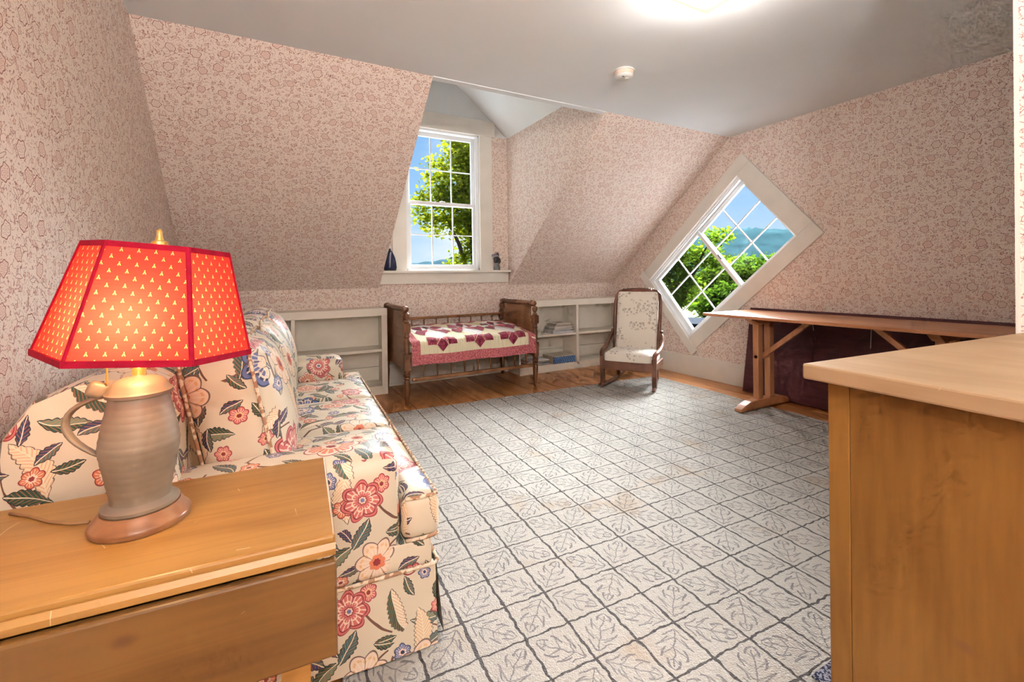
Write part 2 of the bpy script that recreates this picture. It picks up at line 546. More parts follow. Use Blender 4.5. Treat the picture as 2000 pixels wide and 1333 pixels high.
M = {
    'paper': mat_wallpaper(),
    'white': plain('cream_white_paint', (0.80, 0.765, 0.70), 0.45, 0.4, 0.03, 6.0),
    'sashw': plain('bright_white_paint', (0.86, 0.87, 0.88), 0.4, 0.4, 0.02, 6.0),
    'shelfw': plain('old_ivory_paint', (0.86, 0.80, 0.70), 0.45, 0.4, 0.05, 5.0),
    'ceil': plain('ceiling_paint', (0.82, 0.86, 0.89), 0.85, 0.15, 0.02, 1.5, 0.05),
    'dormer': plain('dormer_white_paint', (0.84, 0.865, 0.87), 0.7, 0.2, 0.02, 2.0, 0.05),
    'plank': wood('pine_floor', (0.40, 0.145, 0.040), (0.68, 0.31, 0.11), (16, 1.1, 16), 0.33, 0.45, 0.0, tint=0.4),
    'gap': plain('floor_gap', (0.05, 0.025, 0.012), 0.9),
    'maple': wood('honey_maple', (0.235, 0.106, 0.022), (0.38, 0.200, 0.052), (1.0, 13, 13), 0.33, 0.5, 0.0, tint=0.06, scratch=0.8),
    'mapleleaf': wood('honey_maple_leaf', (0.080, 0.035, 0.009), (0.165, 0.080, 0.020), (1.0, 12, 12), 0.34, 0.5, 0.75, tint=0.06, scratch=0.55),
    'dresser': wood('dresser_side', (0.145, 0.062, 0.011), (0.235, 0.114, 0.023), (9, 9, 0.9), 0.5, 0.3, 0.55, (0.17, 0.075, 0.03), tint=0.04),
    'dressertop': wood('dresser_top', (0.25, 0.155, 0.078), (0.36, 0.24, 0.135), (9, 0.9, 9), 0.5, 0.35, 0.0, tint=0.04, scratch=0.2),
    'cradle': wood('cradle_walnut', (0.085, 0.032, 0.015), (0.22, 0.094, 0.042), (7, 7, 2.0), 0.36, 0.5, tint=0.25),
    'cradlelight': wood('cradle_panel', (0.15, 0.060, 0.022), (0.33, 0.155, 0.062), (10, 1.6, 8), 0.34, 0.5, tint=0.1),
    'chair': wood('rocker_walnut', (0.085, 0.030, 0.016), (0.215, 0.088, 0.050), (6, 6, 2.2), 0.32, 0.5, tint=0.1),
    'trestle': wood('trestle_cherry', (0.36, 0.13, 0.050), (0.56, 0.25, 0.110), (12, 1.0, 12), 0.34, 0.5, tint=0.12),
    'trestlepost': wood('trestle_post_cherry', (0.40, 0.155, 0.060), (0.60, 0.28, 0.13), (12, 12, 1.0), 0.4, 0.4, tint=0.1),
    'board': wood('dark_stained_board', (0.055, 0.014, 0.017), (0.125, 0.038, 0.043), (6, 1.0, 5), 0.42, 0.4, tint=0.05, scratch=0.3),
    'chintz': mat_chintz(),
    'piping': mat_speckle('chintz_piping', (0.42, 0.24, 0.15), (0.72, 0.60, 0.44), (0.80, 0.71, 0.56), 60.0),
    'rockfab': mat_chairfabric(),
    'quilt': mat_quiltground(),
    'qborder': mat_quiltprint('quilt_border_print', (0.60, 0.19, 0.20), (0.36, 0.07, 0.085), 75.0),
    'qpatch': mat_quiltprint('quilt_burgundy_print', (0.30, 0.035, 0.075), (0.20, 0.02, 0.045), 95.0),
    'qpink': mat_quiltprint('quilt_rose_print', (0.56, 0.13, 0.145), (0.34, 0.05, 0.065), 95.0),
    'matt': plain('ticking', (0.72, 0.68, 0.60), 0.8),
    'shade': mat_shade(),
    'velvet': plain('wine_velvet_tape', (0.30, 0.004, 0.022), 0.85, 0.15, 0.1, 60.0),
    'brass': plain('brass', (0.62, 0.42, 0.12), 0.3, 0.5, 0.08, 20.0, 0.05, 0.7),
    'pewter': plain('pewter', (0.235, 0.19, 0.135), 0.5, 0.45, 0.10, 14.0, 0.15, 0.15),
    'lampwood': wood('lamp_base_wood', (0.16, 0.065, 0.025), (0.33, 0.155, 0.065), (8, 8, 8), 0.28, 0.5),
    'cord': plain('brown_cord', (0.33, 0.18, 0.08), 0.6),
    'string': plain('cotton_string', (0.72, 0.62, 0.5), 0.9),
    'rug': mat_rug(),
    'rugedge': plain('rug_binding', (0.16, 0.145, 0.135), 0.95),
    'navy': mat_speckle('navy_mat', (0.30, 0.30, 0.36), (0.035, 0.04, 0.085), (0.02, 0.022, 0.05)),
    'glass': mat_glass(),
    'pan': mat_lampglass(),
    'detector': plain('detector_plastic', (0.72, 0.72, 0.69), 0.5, 0.3, 0.02),
    'slot': plain('dark_slot', (0.12, 0.12, 0.12), 0.6),
    'ring': plain('peach_plastic_ring', (0.74, 0.58, 0.48), 0.5, 0.3, 0.02),
    'figure': plain('dark_carved_wood', (0.045, 0.045, 0.052), 0.35, 0.5, 0.1),
    'figcone': plain('grey_metal_cone', (0.16, 0.17, 0.17), 0.35, 0.5, 0.05),
    'figcap': plain('grey_cap', (0.30, 0.30, 0.36), 0.5),
    'cloth': plain('navy_cloth', (0.035, 0.042, 0.095), 0.8, 0.2, 0.15, 24.0),
    'clothpale': plain('grey_cloth', (0.34, 0.35, 0.42), 0.8, 0.2),
    'paperw': plain('paper_edges', (0.72, 0.69, 0.62), 0.8, 0.2, 0.08, 40.0),
    'cardtan': plain('tan_cover', (0.58, 0.47, 0.34), 0.7, 0.2),
    'cream': plain('cream_cover', (0.74, 0.68, 0.56), 0.6),
    'bkbrown': plain('brown_cover', (0.20, 0.12, 0.07), 0.6),
    'bkblue': plain('slate_blue_cover', (0.10, 0.14, 0.24), 0.5),
    'bkpink': plain('dusty_pink_cover', (0.52, 0.30, 0.25), 0.6),
    'bkwhite': plain('white_cover', (0.78, 0.78, 0.78), 0.5),
    'bkdark': plain('black_cover', (0.04, 0.04, 0.045), 0.5),
    'bluebook': mat_bluebook(),
    'leafA': mat_leaves('maple_leaves', (0.050, 0.100, 0.004), (0.135, 0.165, 0.006), (0.20, 0.225, 0.006)),
    'leafB': mat_leaves('dark_leaves', (0.022, 0.062, 0.006), (0.062, 0.110, 0.008), (0.10, 0.17, 0.008)),
    'leafC': mat_leaves('yellow_green_leaves', (0.016, 0.040, 0.004), (0.036, 0.060, 0.005), (0.042, 0.072, 0.005)),
    'leafD': mat_leaves('mid_green_leaves', (0.013, 0.036, 0.004), (0.028, 0.055, 0.005), (0.036, 0.072, 0.005)),
    'bark': plain('bark', (0.035, 0.027, 0.02), 0.9, 0.1, 0.2),
    'grass': plain('lawn', (0.04, 0.047, 0.012), 0.95, 0.05, 0.12, 0.5),
    'hill': plain('wooded_hill', (0.019, 0.044, 0.053), 1.0, 0.0, 0.16, 0.09),  # distance haze mixed into the forest green as a blue tint
    'ridge': plain('far_treeline', (0.018, 0.036, 0.046), 1.0, 0.0, 0.2, 0.25),  # blue of the hazy air painted into the treeline colour
    'shed': plain('dark_shed_boards', (0.004, 0.0055, 0.0075), 1.0, 0.0),
    'shedroof': plain('shed_roof', (0.024, 0.027, 0.034), 1.0, 0.0),
    'roof': plain('pale_bounce_metal', (0.74, 0.75, 0.76), 0.9),  # surface of the added reflectors that bounce daylight indoors
    'metal': plain('dark_steel', (0.10, 0.10, 0.10), 0.4, 0.5, 0.05, 20.0, 0.05, 0.6),
}


# ------------------------------------------------------------------ mesh helpers
class B:
    def __init__(self):
        self.v, self.f = [], []

    def add(self, vs_, fs_):
        o = len(self.v)
        self.v += [tuple(p) for p in vs_]
        self.f += [tuple(i + o for i in q) for q in fs_]
        return self

    def box(self, x0, x1, y0, y1, z0, z1, mtx=None):
        p = [(x, y, z) for z in (z0, z1) for y in (y0, y1) for x in (x0, x1)]
        if mtx is not None:
            p = [mtx @ Vector(q) for q in p]
        return self.add(p, [(0, 2, 3, 1), (4, 5, 7, 6), (0, 1, 5, 4), (2, 6, 7, 3), (0, 4, 6, 2), (1, 3, 7, 5)])

    def bar(self, p, q, w, h, up=(0, 0, 1)):
        p, q = Vector(p), Vector(q)
        d = (q - p)
        L = d.length
        d.normalize()
        s = d.cross(Vector(up)).normalized()
        u = s.cross(d)
        m = Matrix((( d.x, s.x, u.x, p.x), (d.y, s.y, u.y, p.y), (d.z, s.z, u.z, p.z), (0, 0, 0, 1)))
        return self.box(0, L, -w / 2, w / 2, -h / 2, h / 2, m)

    def prism(self, poly, axis, a, b):
        """poly of 2-d points extruded along axis from a to b"""
        def P(u, v, w):
            return {'x': (w, u, v), 'y': (u, w, v), 'z': (u, v, w)}[axis]
        n = len(poly)
        vs_ = [P(u, v, a) for u, v in poly] + [P(u, v, b) for u, v in poly]
        fs_ = [tuple(range(n)), tuple(range(2 * n - 1, n - 1, -1))]
        fs_ += [(i, (i + 1) % n, n + (i + 1) % n, n + i) for i in range(n)]
        return self.add(vs_, fs_)

    def lathe(self, prof, c=(0, 0, 0), seg=20, axis='z', sx=1.0, sy=1.0, square=False):
        n = len(prof)
        vs_, fs_ = [], []
        for r, z in prof:
            for k in range(seg):
                a = 2 * math.pi * k / seg + (math.pi / 4 if square else 0)
                u, w = r * math.cos(a) * sx, r * math.sin(a) * sy
                p = {'z': (u, w, z), 'y': (u, z, w), 'x': (z, u, w)}[axis]
                vs_.append((p[0] + c[0], p[1] + c[1], p[2] + c[2]))
        for i in range(n - 1):
            for k in range(seg):
                k2 = (k + 1) % seg
                fs_.append((i * seg + k, i * seg + k2, (i + 1) * seg + k2, (i + 1) * seg + k))
        fs_.append(tuple(range(seg - 1, -1, -1)))
        fs_.append(tuple((n - 1) * seg + k for k in range(seg)))
        return self.add(vs_, fs_)

    def tube(self, pts, rad, seg=8, flat=1.0):
        pts = [Vector(p) for p in pts]
        rr = rad if isinstance(rad, (list, tuple)) else [rad] * len(pts)
        vs_, fs_ = [], []
        prev = None
        for i, p in enumerate(pts):
            t = (pts[min(i + 1, len(pts) - 1)] - pts[max(i - 1, 0)]).normalized()
            if prev is None:
                s = t.cross(Vector((0, 0, 1)))
                if s.length < 1e-4:
                    s = t.cross(Vector((0, 1, 0)))
            else:
                s = prev - t * prev.dot(t)
            s.normalize()
            prev = s
            u = s.cross(t)
            for k in range(seg):
                a = 2 * math.pi * k / seg
                vs_.append(p + (s * math.cos(a) + u * math.sin(a) * flat) * rr[i])
        n = len(pts)
        for i in range(n - 1):
            for k in range(seg):
                k2 = (k + 1) % seg
                fs_.append((i * seg + k, i * seg + k2, (i + 1) * seg + k2, (i + 1) * seg + k))
        fs_.append(tuple(range(seg - 1, -1, -1)))
        fs_.append(tuple((n - 1) * seg + k for k in range(seg)))
        return self.add(vs_, fs_)

    def sphere(self, c, r, seg=12, ring=8):
        rx, ry, rz = r if isinstance(r, tuple) else (r, r, r)
        vs_, fs_ = [(c[0], c[1], c[2] - rz)], []
        for i in range(1, ring):
            t = -math.pi / 2 + math.pi * i / ring
            for k in range(seg):
                a = 2 * math.pi * k / seg
                vs_.append((c[0] + rx * math.cos(t) * math.cos(a), c[1] + ry * math.cos(t) * math.sin(a), c[2] + rz * math.sin(t)))
        vs_.append((c[0], c[1], c[2] + rz))
        last = len(vs_) - 1
        for k in range(seg):
            k2 = (k + 1) % seg
            fs_.append((0, 1 + k2, 1 + k))
            for i in range(ring - 2):
                fs_.append((1 + i * seg + k, 1 + i * seg + k2, 1 + (i + 1) * seg + k2, 1 + (i + 1) * seg + k))
            fs_.append((last, 1 + (ring - 2) * seg + k, 1 + (ring - 2) * seg + k2))
        return self.add(vs_, fs_)

    def pillow(self, x0, x1, y0, y1, z0, z1, rr=None, puff=(0, 0, 0), cuts=9):
        """rounded, puffed box"""
        N = cuts + 1
        vid, vs_, fs_ = {}, [], []
        cx, cy, cz = (x0 + x1) / 2, (y0 + y1) / 2, (z0 + z1) / 2
        hx, hy, hz = (x1 - x0) / 2, (y1 - y0) / 2, (z1 - z0) / 2
        hm = min(hx, hy, hz)

        def vert(i, j, k):
            key = (i, j, k)
            if key not in vid:
                p = [2 * q / N - 1 for q in key]
                # rounded corners of equal radius
                P = []
                rad = rr or hm * 0.75
                H = (hx, hy, hz)
                core = [max(-(h - rad), min(h - rad, q * h)) for q, h in zip(p, H)]
                dv = Vector([q * h - c for q, h, c in zip(p, H, core)])
                if dv.length > 1e-9:
                    m_ = max(abs(q) for q in dv) / rad
                    dv = dv.normalized() * rad * m_
                P = [c + d for c, d in zip(core, dv)]
                P[0] += puff[0] * p[0] * (1 - p[1] ** 2) * (1 - p[2] ** 2)
                P[1] += puff[1] * p[1] * (1 - p[0] ** 2) * (1 - p[2] ** 2)
                P[2] += puff[2] * p[2] * (1 - p[0] ** 2) * (1 - p[1] ** 2)
                vid[key] = len(vs_)
                vs_.append((cx + P[0], cy + P[1], cz + P[2]))
            return vid[key]
        for a in range(N):
            for b in range(N):
                fs_.append((vert(a, b, 0), vert(a, b + 1, 0), vert(a + 1, b + 1, 0), vert(a + 1, b, 0)))
                fs_.append((vert(a, b, N), vert(a + 1, b, N), vert(a + 1, b + 1, N), vert(a, b + 1, N)))
                fs_.append((vert(a, 0, b), vert(a + 1, 0, b), vert(a + 1, 0, b + 1), vert(a, 0, b + 1)))
                fs_.append((vert(a, N, b), vert(a, N, b + 1), vert(a + 1, N, b + 1), vert(a + 1, N, b)))
                fs_.append((vert(0, a, b), vert(0, a, b + 1), vert(0, a + 1, b + 1), vert(0, a + 1, b)))
                fs_.append((vert(N, a, b), vert(N, a + 1, b), vert(N, a + 1, b + 1), vert(N, a, b + 1)))
        return self.add(vs_, fs_)


def make(name, b, mat, parent=None, smooth=False, bevel=0.0, uvo=(0, 0), uvs=None, kind=None, loc=None, rot=None, label=None):
    me = bpy.data.meshes.new(name)
    me.from_pydata(b.v, [], b.f)
    me.validate()
    bm = bmesh.new()
    bm.from_mesh(me)
    bmesh.ops.recalc_face_normals(bm, faces=bm.faces)
    bm.to_mesh(me)
    bm.free()
    uvl = me.uv_layers.new(name='UVMap')
    for p in me.polygons:
        nx, ny, nz = (abs(q) for q in p.normal)
        for li in p.loop_indices:
            vi = me.loops[li].vertex_index
            c = me.vertices[vi].co
            if uvs is not None:
                uvl.data[li].uv = uvs(c, p.normal)
            elif nz >= nx and nz >= ny:
                uvl.data[li].uv = (c.x + uvo[0], c.y + uvo[1])
            elif ny >= nx:
                uvl.data[li].uv = (c.x + uvo[0], c.z + uvo[1])
            else:
                uvl.data[li].uv = (c.y + uvo[0], c.z + uvo[1])
        p.use_smooth = bool(smooth)
    me.materials.append(mat if not isinstance(mat, str) else M[mat])
    o = bpy.data.objects.new(name, me)
    COL.objects.link(o)
    if parent is not None:
        o.parent = parent
    if loc is not None:
        o.location = loc
    if rot is not None:
        o.rotation_euler = rot
    if bevel:
        md = o.modifiers.new('bevel', 'BEVEL')
        md.width, md.segments, md.limit_method, md.angle_limit = bevel, 2, 'ANGLE', R(50)
    if smooth == 'auto':
        for p in me.polygons:
            p.use_smooth = True
        md = o.modifiers.new('split', 'EDGE_SPLIT')
        md.split_angle = R(38)
    if kind:
        o['kind'] = kind
    if label:
        o['label'] = label
    return o


def tag(o, label, cat, group=None):
    o['label'], o['category'] = label, cat
    if group:
        o['group'] = group
    return o


def thing(name, label, cat, loc=(0, 0, 0), rotz=0.0, group=None):
    o = bpy.data.objects.new(name, None)
    o.empty_display_size = 0.1
    COL.objects.link(o)
    o.location = loc
    o.rotation_euler = (0, 0, rotz)
    return tag(o, label, cat, group)


def struct(name, b=None, mat=None, label=None, cat=None, **kw):
    if b is None:
        o = bpy.data.objects.new(name, None)
        COL.objects.link(o)
    else:
        o = make(name, b, mat, **kw)
    o['kind'] = 'structure'
    if label:
        o['label'] = label
    if cat:
        o['category'] = cat
    return o


# ------------------------------------------------------------------ the room
XL, XR, YK, YC, H, ZK, YB = -0.586, 4.0234, 4.638, 2.903, 2.434, 0.993, 4.3455
DX0, DX1, DZ = 0.992, 2.462, 2.681          # dormer sides and eaves
RIDX, RIDZ = 1.727, 3.295
YR = -4.7                                   # wall behind the camera
PX, PY = 1.93, 0.462                        # corner of the partition at the right
T = 0.10


def slopez(y): return ZK + (YK - y) * (H - ZK) / (YK - YC)


# floor: dark sub-floor with wide pine planks on it
fl = struct('floor', B().box(XL, XR, YR, YK, -0.10, -0.022), 'gap', label='wide pine plank floor', cat='floor')
xs = [XL, -0.33, -0.05, 0.21, 0.50, 0.80, 1.085, 1.365, 1.625, 1.90, 2.21, 2.50, 2.755, 3.01, 3.27, 3.53, 3.79, XR]
for i in range(len(xs) - 1):
    b = B().box(xs[i] + 0.0028, xs[i + 1] - 0.0028, YR, YK, -0.022, 0.0)
    make('plank', b, 'plank', fl, bevel=0.003)

# gable walls
left = [(YR, 0), (YK, 0), (YK, ZK), (YC, H), (YR, H)]
struct('wall_left', B().prism(left, 'x', XL - T, XL), 'paper', label='left gable wall papered in small red flowers', cat='wall')
# right wall with the tilted window opening left out: built round a hole
UU, WW = Vector((0, -0.7514, 0.6598)), Vector((0, -0.6598, -0.7514))
L0 = Vector((XR, 4.118, 1.067))


def w2(a, b_, c=0.0): return L0 + WW * a + UU * b_ + Vector((c, 0, 0))


def face_with_hole(outer, hole):
    """outer and hole are (y,z) loops in the wall plane; returns verts and triangles"""
    bm = bmesh.new()
    ed = []
    for loop in (outer, hole):
        vs_ = [bm.verts.new((0, y, z)) for y, z in loop]
        for i in range(len(vs_)):
            ed.append(bm.edges.new((vs_[i], vs_[(i + 1) % len(vs_)])))
    bmesh.ops.triangle_fill(bm, use_beauty=True, use_dissolve=False, edges=ed)
    bm.verts.index_update()
    out = [tuple(v.co) for v in bm.verts], [tuple(v.index for v in f.verts) for f in bm.faces]
    bm.free()
    return out


hole = [w2(a, b_) for a, b_ in ((0.125, 0.085), (0.965, 0.085), (0.965, 1.63), (0.125, 1.63))]
vv, ff = face_with_hole([(PY - 1.2, 0), (YK, 0), (YK, ZK), (YC, H), (PY - 1.2, H)], [(p.y, p.z) for p in hole])
b = B().add([(XR, y, z) for _, y, z in vv], ff)
struct('wall_right', b, 'paper', label='right gable wall papered in small red flowers', cat='wall')
# knee wall and dormer front
struct('wall_back', B().box(XL, XR, YK, YK + T, 0, 1.06), 'paper', label='low knee wall papered in red flowers below the slope', cat='wall')
WX0, WX1, WZ0, WZ1 = 1.275, 2.105, 1.165, 2.665
b = B()
b.box(DX0, WX0, YK, YK + T, 1.06, DZ).box(WX1, DX1, YK, YK + T, 1.06, DZ).box(WX0, WX1, YK, YK + T, 1.06, WZ0)
struct('wall_dormer_front', b, 'paper', label='papered front wall of the dormer beside the window', cat='wall')
struct('wall_dormer_gable', B().prism([(DX0, DZ), (DX1, DZ), (RIDX, RIDZ)], 'y', YK, YK + T), 'dormer', label='white painted gable triangle above the dormer window', cat='wall')
# slopes
for nm, x0, x1, lb in (('wall_slope_left', XL, DX0, 'papered sloping wall left of the dormer'), ('wall_slope_right', DX1, XR, 'papered sloping wall right of the dormer')):
    b = B().prism([(YK, ZK), (YK + 0.10, ZK + 0.02), (YC - 0.02, H + 0.115), (YC, H)], 'x', x0, x1)
    struct(nm, b, 'paper', label=lb, cat='wall', uvs=lambda c, n: (c.x, c.z * 1.565) if abs(n.x) < 0.5 else (c.y, c.z))
# dormer cheeks
chk = [(YK + T, ZK), (YK + T, DZ + 0.02), (YC - 0.30, DZ + 0.02), (YC + 0.02, H + 0.0), ]
struct('wall_dormer_left', B().prism(chk, 'x', DX0 - 0.05, DX0 - 0.002), 'paper', label='papered left cheek of the dormer', cat='wall')
struct('wall_dormer_right', B().prism(chk, 'x', DX1 + 0.002, DX1 + 0.05), 'paper', label='papered right cheek of the dormer', cat='wall')
# dormer ceiling, two planes
for nm, xe, lb in (('ceiling_dormer_left', DX0, 'white left slope of the dormer ceiling'), ('ceiling_dormer_right', DX1, 'white right slope of the dormer ceiling')):
    b = B().prism([(xe, DZ), (RIDX, RIDZ), (RIDX, RIDZ + 0.08), (xe + (0.08 if xe > RIDX else -0.08), DZ + 0.02)], 'y', 2.0, YK + T + 0.02)
    struct(nm, b, 'dormer', label=lb, cat='ceiling')
struct('wall_dormer_header', B().box(DX0 - 0.05, DX1 + 0.05, 2.86, 2.90, H + 0.002, RIDZ + 0.05), 'dormer', label='white header above the mouth of the dormer', cat='wall')
# ceiling
struct('ceiling', B().box(XL - T, XR + T, YR - T, YC + 0.004, H, H + 0.09), 'ceil', label='flat grey-white plaster ceiling', cat='ceiling')
struct('trim_1', B().box(DX0, DX1, YC - 0.008, YC + 0.052, H - 0.006, H + 0.08), 'ceil', bevel=0.003, label='thin plaster edge strip where ceiling meets dormer', cat='trim')
# wall behind the camera and partition at the right
struct('wall_rear', B().box(XL - T, XR + T, YR - T, YR, 0, H), 'paper', label='papered wall behind the viewpoint', cat='wall')
struct('wall_partition', B().box(PX, PX + 0.14, YR, PY, 0, H), 'paper', label='papered partition end at the right edge', cat='wall')
struct('trim_2', B().box(PX - 0.004, PX + 0.012, PY - 0.004, PY + 0.006, 0, H), 'white', label='white corner bead on the partition end', cat='trim')
struct('wall_right_rear', B().box(PX + 0.14, XR, PY - 1.3, PY - 1.2, 0, H), 'paper', label='papered wall behind the partition', cat='wall')
# baseboards
struct('baseboard_right', B().box(XR - 0.022, XR, PY - 1.2, YK, 0, 0.217), 'white', bevel=0.003, label='tall cream baseboard under the tilted window', cat='baseboard')
struct('baseboard_back', B().box(0.99, 2.44, YK - 0.02, YK, 0.03, 0.222).box(0.99, 2.44, YK - 0.026, YK, 0, 0.03), 'white', bevel=0.002, label='tall cream baseboard behind the cradle', cat='baseboard')
struct('baseboard_left', B().box(XL, XL + 0.02, YR, YK, 0, 0.217), 'white', label='tall cream baseboard behind the sofa', cat='baseboard')


# ------------------------------------------------------------------ windows
def window(name, label, mtx, a0, a1, b0, b1, meet, boards, depth=0.15):
    """local x across, y outward, z up; a0..b1 is the clear opening in the wall"""
    w = struct(name, label=label, cat='window')
    w.matrix_world = mtx
    for nm, x0, x1, z0, z1, pr in boards:
        make(nm, B().box(x0, x1, -pr, 0.004, z0, z1), 'white', w, bevel=0.003)
    t = 0.02
    for nm, q in (('jamb', (a0, a0 + t, 0, depth, b0, b1)), ('jamb', (a1 - t, a1, 0, depth, b0, b1)), ('jamb', (a0, a1, 0, depth, b1 - t, b1)), ('sill', (a0, a1, 0, depth, b0, b0 + t))):
        make(nm, B().box(*q), 'sashw', w, bevel=0.002)
    for q in ((a0 + t, a0 + t + 0.014), (a1 - t - 0.014, a1 - t)):
        make('stop', B().box(q[0], q[1], 0.012, 0.035, b0 + t, b1 - t), 'sashw', w, bevel=0.002)
    x0, x1 = a0 + t + 0.004, a1 - t - 0.004
    for lo, hi, y0, y1, rb, rt in ((b0 + t, meet + 0.018, 0.04, 0.072, 0.045, 0.036), (meet - 0.018, b1 - t, 0.076, 0.108, 0.036, 0.04)):
        s = B()
        st = 0.038
        s.box(x0, x0 + st, y0, y1, lo, hi).box(x1 - st, x1, y0, y1, lo, hi)
        s.box(x0 + st, x1 - st, y0, y1, lo, lo + rb).box(x0 + st, x1 - st, y0, y1, hi - rt, hi)
        so_ = make('sash', s, 'sashw', w, bevel=0.002)
        gx0, gx1, gz0, gz1 = x0 + st, x1 - st, lo + rb, hi - rt
        ym = (y0 + y1) / 2
        mw = 0.005
        xs_ = [gx0 + (gx1 - gx0) * k / 3 for k in range(4)]
        zs_ = [gz0 + (gz1 - gz0) * k / 2 for k in range(3)]
        for k in (1, 2):
            make('muntin', B().box(xs_[k] - mw, xs_[k] + mw, ym - 0.010, ym + 0.010, gz0, gz1), 'sashw', so_)
        make('muntin', B().box(gx0, gx1, ym - 0.009, ym + 0.009, zs_[1] - mw, zs_[1] + mw), 'sashw', so_)
        for i in range(3):
            for j in range(2):
                make('pane', B().box(xs_[i], xs_[i + 1], ym - 0.0015, ym + 0.0015, zs_[j], zs_[j + 1]), 'glass', so_)
    make('latch', B().box((a0 + a1) / 2 - 0.03, (a0 + a1) / 2 + 0.03, 0.036, 0.06, meet + 0.018, meet + 0.03), 'metal' if name == 'window_2' else 'sashw', w, bevel=0.003)
    return w


window('window_1', 'upright white window of twelve panes in the dormer', Matrix.Translation((0, YK, 0)), WX0, WX1, WZ0, WZ1, 1.885, [
    ('casing', 1.13, WX0, 1.165, WZ1, 0.022), ('casing', WX1, 2.258, 1.165, WZ1, 0.022),
    ('head_casing', 1.09, 2.292, WZ1, 2.838, 0.03), ('stool', DX0, 2.452, 1.140, 1.165, 0.085), ('apron', DX0, 2.448, 1.028, 1.140, 0.03)])
m2 = Matrix(((0, 1, 0, L0.x), (WW.y, 0, UU.y, L0.y), (WW.z, 0, UU.z, L0.z), (0, 0, 0, 1)))
window('window_2', 'tilted diamond-set white window of twelve panes in the right wall', m2, 0.125, 0.965, 0.085, 1.63, 0.90, [
    ('casing', 0.0, 0.125, 0.09, 1.79, 0.022), ('casing', 0.965, 1.10, 0.09, 1.79, 0.022),
    ('head_casing', 0.125, 0.965, 1.62, 1.79, 0.022), ('sill_casing', -0.015, 1.125, 0.0, 0.09, 0.026)])


# ------------------------------------------------------------------ bookcases
def bookcase(name, label, x0, x1, div, ztop, right_stile):
    t = thing(name, label, 'bookcase', (x0, YB, 0))
    L, D = x1 - x0, YK - YB - 0.002
    make('side_panel', B().box(0, 0.022, 0.004, D, 0, ztop), 'shelfw', t, bevel=0.002)
    make('side_panel', B().box(L - 0.022, L, 0.004, D, 0, ztop), 'shelfw', t, bevel=0.002)
    make('top_board', B().box(0, L, 0, D, ztop - 0.02, ztop), 'shelfw', t, bevel=0.002)
    make('face_rail', B().box(0, L, -0.012, 0.006, ztop - 0.068, ztop - 0.001), 'shelfw', t, bevel=0.002)
    make('bottom_rail', B().box(0, L - (0.052 if right_stile else 0), -0.012, 0.006, 0, 0.082), 'shelfw', t, bevel=0.002)
    if right_stile:
        make('face_stile', B().box(L - 0.052, L, -0.012, 0.006, 0, ztop - 0.068), 'shelfw', t, bevel=0.002)
    edges = [0.022] + [d - x0 for d in div] + [L - 0.022]
    for d in div:
        make('divider', B().box(d - x0 - 0.016, d - x0 + 0.016, -0.012, D, 0.05, ztop - 0.06), 'shelfw', t, bevel=0.002)
    for i in range(len(edges) - 1):
        a, c = edges[i] + (0.016 if i else 0), edges[i + 1] - (0.016 if i < len(edges) - 2 else 0)
        make('shelf', B().box(a, c, 0.0, D, 0.400, 0.426), 'shelfw', t, bevel=0.002)
        make('bottom_shelf', B().box(a, c, 0.006, D, 0.055, 0.082), 'shelfw', t)
        make('back_board', B().box(a, c, D - 0.014, D, 0.215, ztop - 0.02), 'shelfw', t)
        make('back_board', B().box(a, c, D - 0.022, D, 0.082, 0.212), 'shelfw', t, bevel=0.002)
    return t


bookcase('bookcase', 'long low ivory bookcase with empty shelves behind the sofa', -0.48, 0.999, [0.196], 0.807, True)
bookcase('bookcase', 'low ivory bookcase holding books between cradle and rocking chair', 2.43, 4.0, [3.215], 0.815, False)


# ------------------------------------------------------------------ books and papers
def book(name, label, x, y, z, w, d, h, cover, rotz=0.0, pages='paperw', group=None):
    t = thing(name, label, 'book', (x, y, z), rotz, group)
    c = min(0.0025, h * 0.2)
    make('cover', B().box(0, w, 0, d, 0, c), cover, t)
    make('cover', B().box(0, w, 0, d, h - c, h), cover, t)
    make('spine', B().box(0, w, d - 0.003, d, 0, h), cover, t)
    make('page_block', B().box(0.003, w - 0.003, 0.002, d - 0.003, c, h - c), pages, t)
    return t


z = 0.427
stack = [('wide slate-blue book at the bottom of the shelf stack', 0.29, 0.20, 0.020, 'bkblue', 'bkwhite', 0.0), ('white magazine second from the bottom of the shelf stack', 0.27, 0.20, 0.014, 'bkwhite', 'paperw', 0.05),
         ('dark thin book third from the bottom of the shelf stack', 0.28, 0.19, 0.016, 'bkdark', 'paperw', -0.02), ('white paperback in the middle of the shelf stack', 0.26, 0.19, 0.022, 'bkwhite', 'paperw', 0.03),
         ('tan thin book above the middle of the shelf stack', 0.25, 0.19, 0.012, 'cardtan', 'paperw', -0.04), ('brown thin book second from the top of the shelf stack', 0.23, 0.18, 0.014, 'bkbrown', 'paperw', 0.04), ('cream booklet lying on top of the shelf stack', 0.20, 0.17, 0.014, 'cream', 'paperw', -0.03)]
for i, (lb, w, d, hh, c, pg, rz) in enumerate(stack):
    book('book', lb, 2.890 + 0.008 * i, YB + 0.02 + 0.004 * (i % 3), z, w, d, hh, c, rz, pg, 'books stacked on the shelf')
    z += hh + 0.0003
t = thing('big_book', 'thick tan book with blue patterned fore-edge on the bottom shelf', 'book', (2.88, YB - 0.01, 0.0835), 0.02)
make('cover', B().box(0, 0.30, 0, 0.24, 0.076, 0.084), 'cream', t, bevel=0.002)
make('cover', B().box(0, 0.30, 0, 0.24, 0, 0.004), 'bkblue', t)
make('fore_edge', B().box(0.002, 0.298, 0.001, 0.02, 0.004, 0.076), 'bluebook', t)
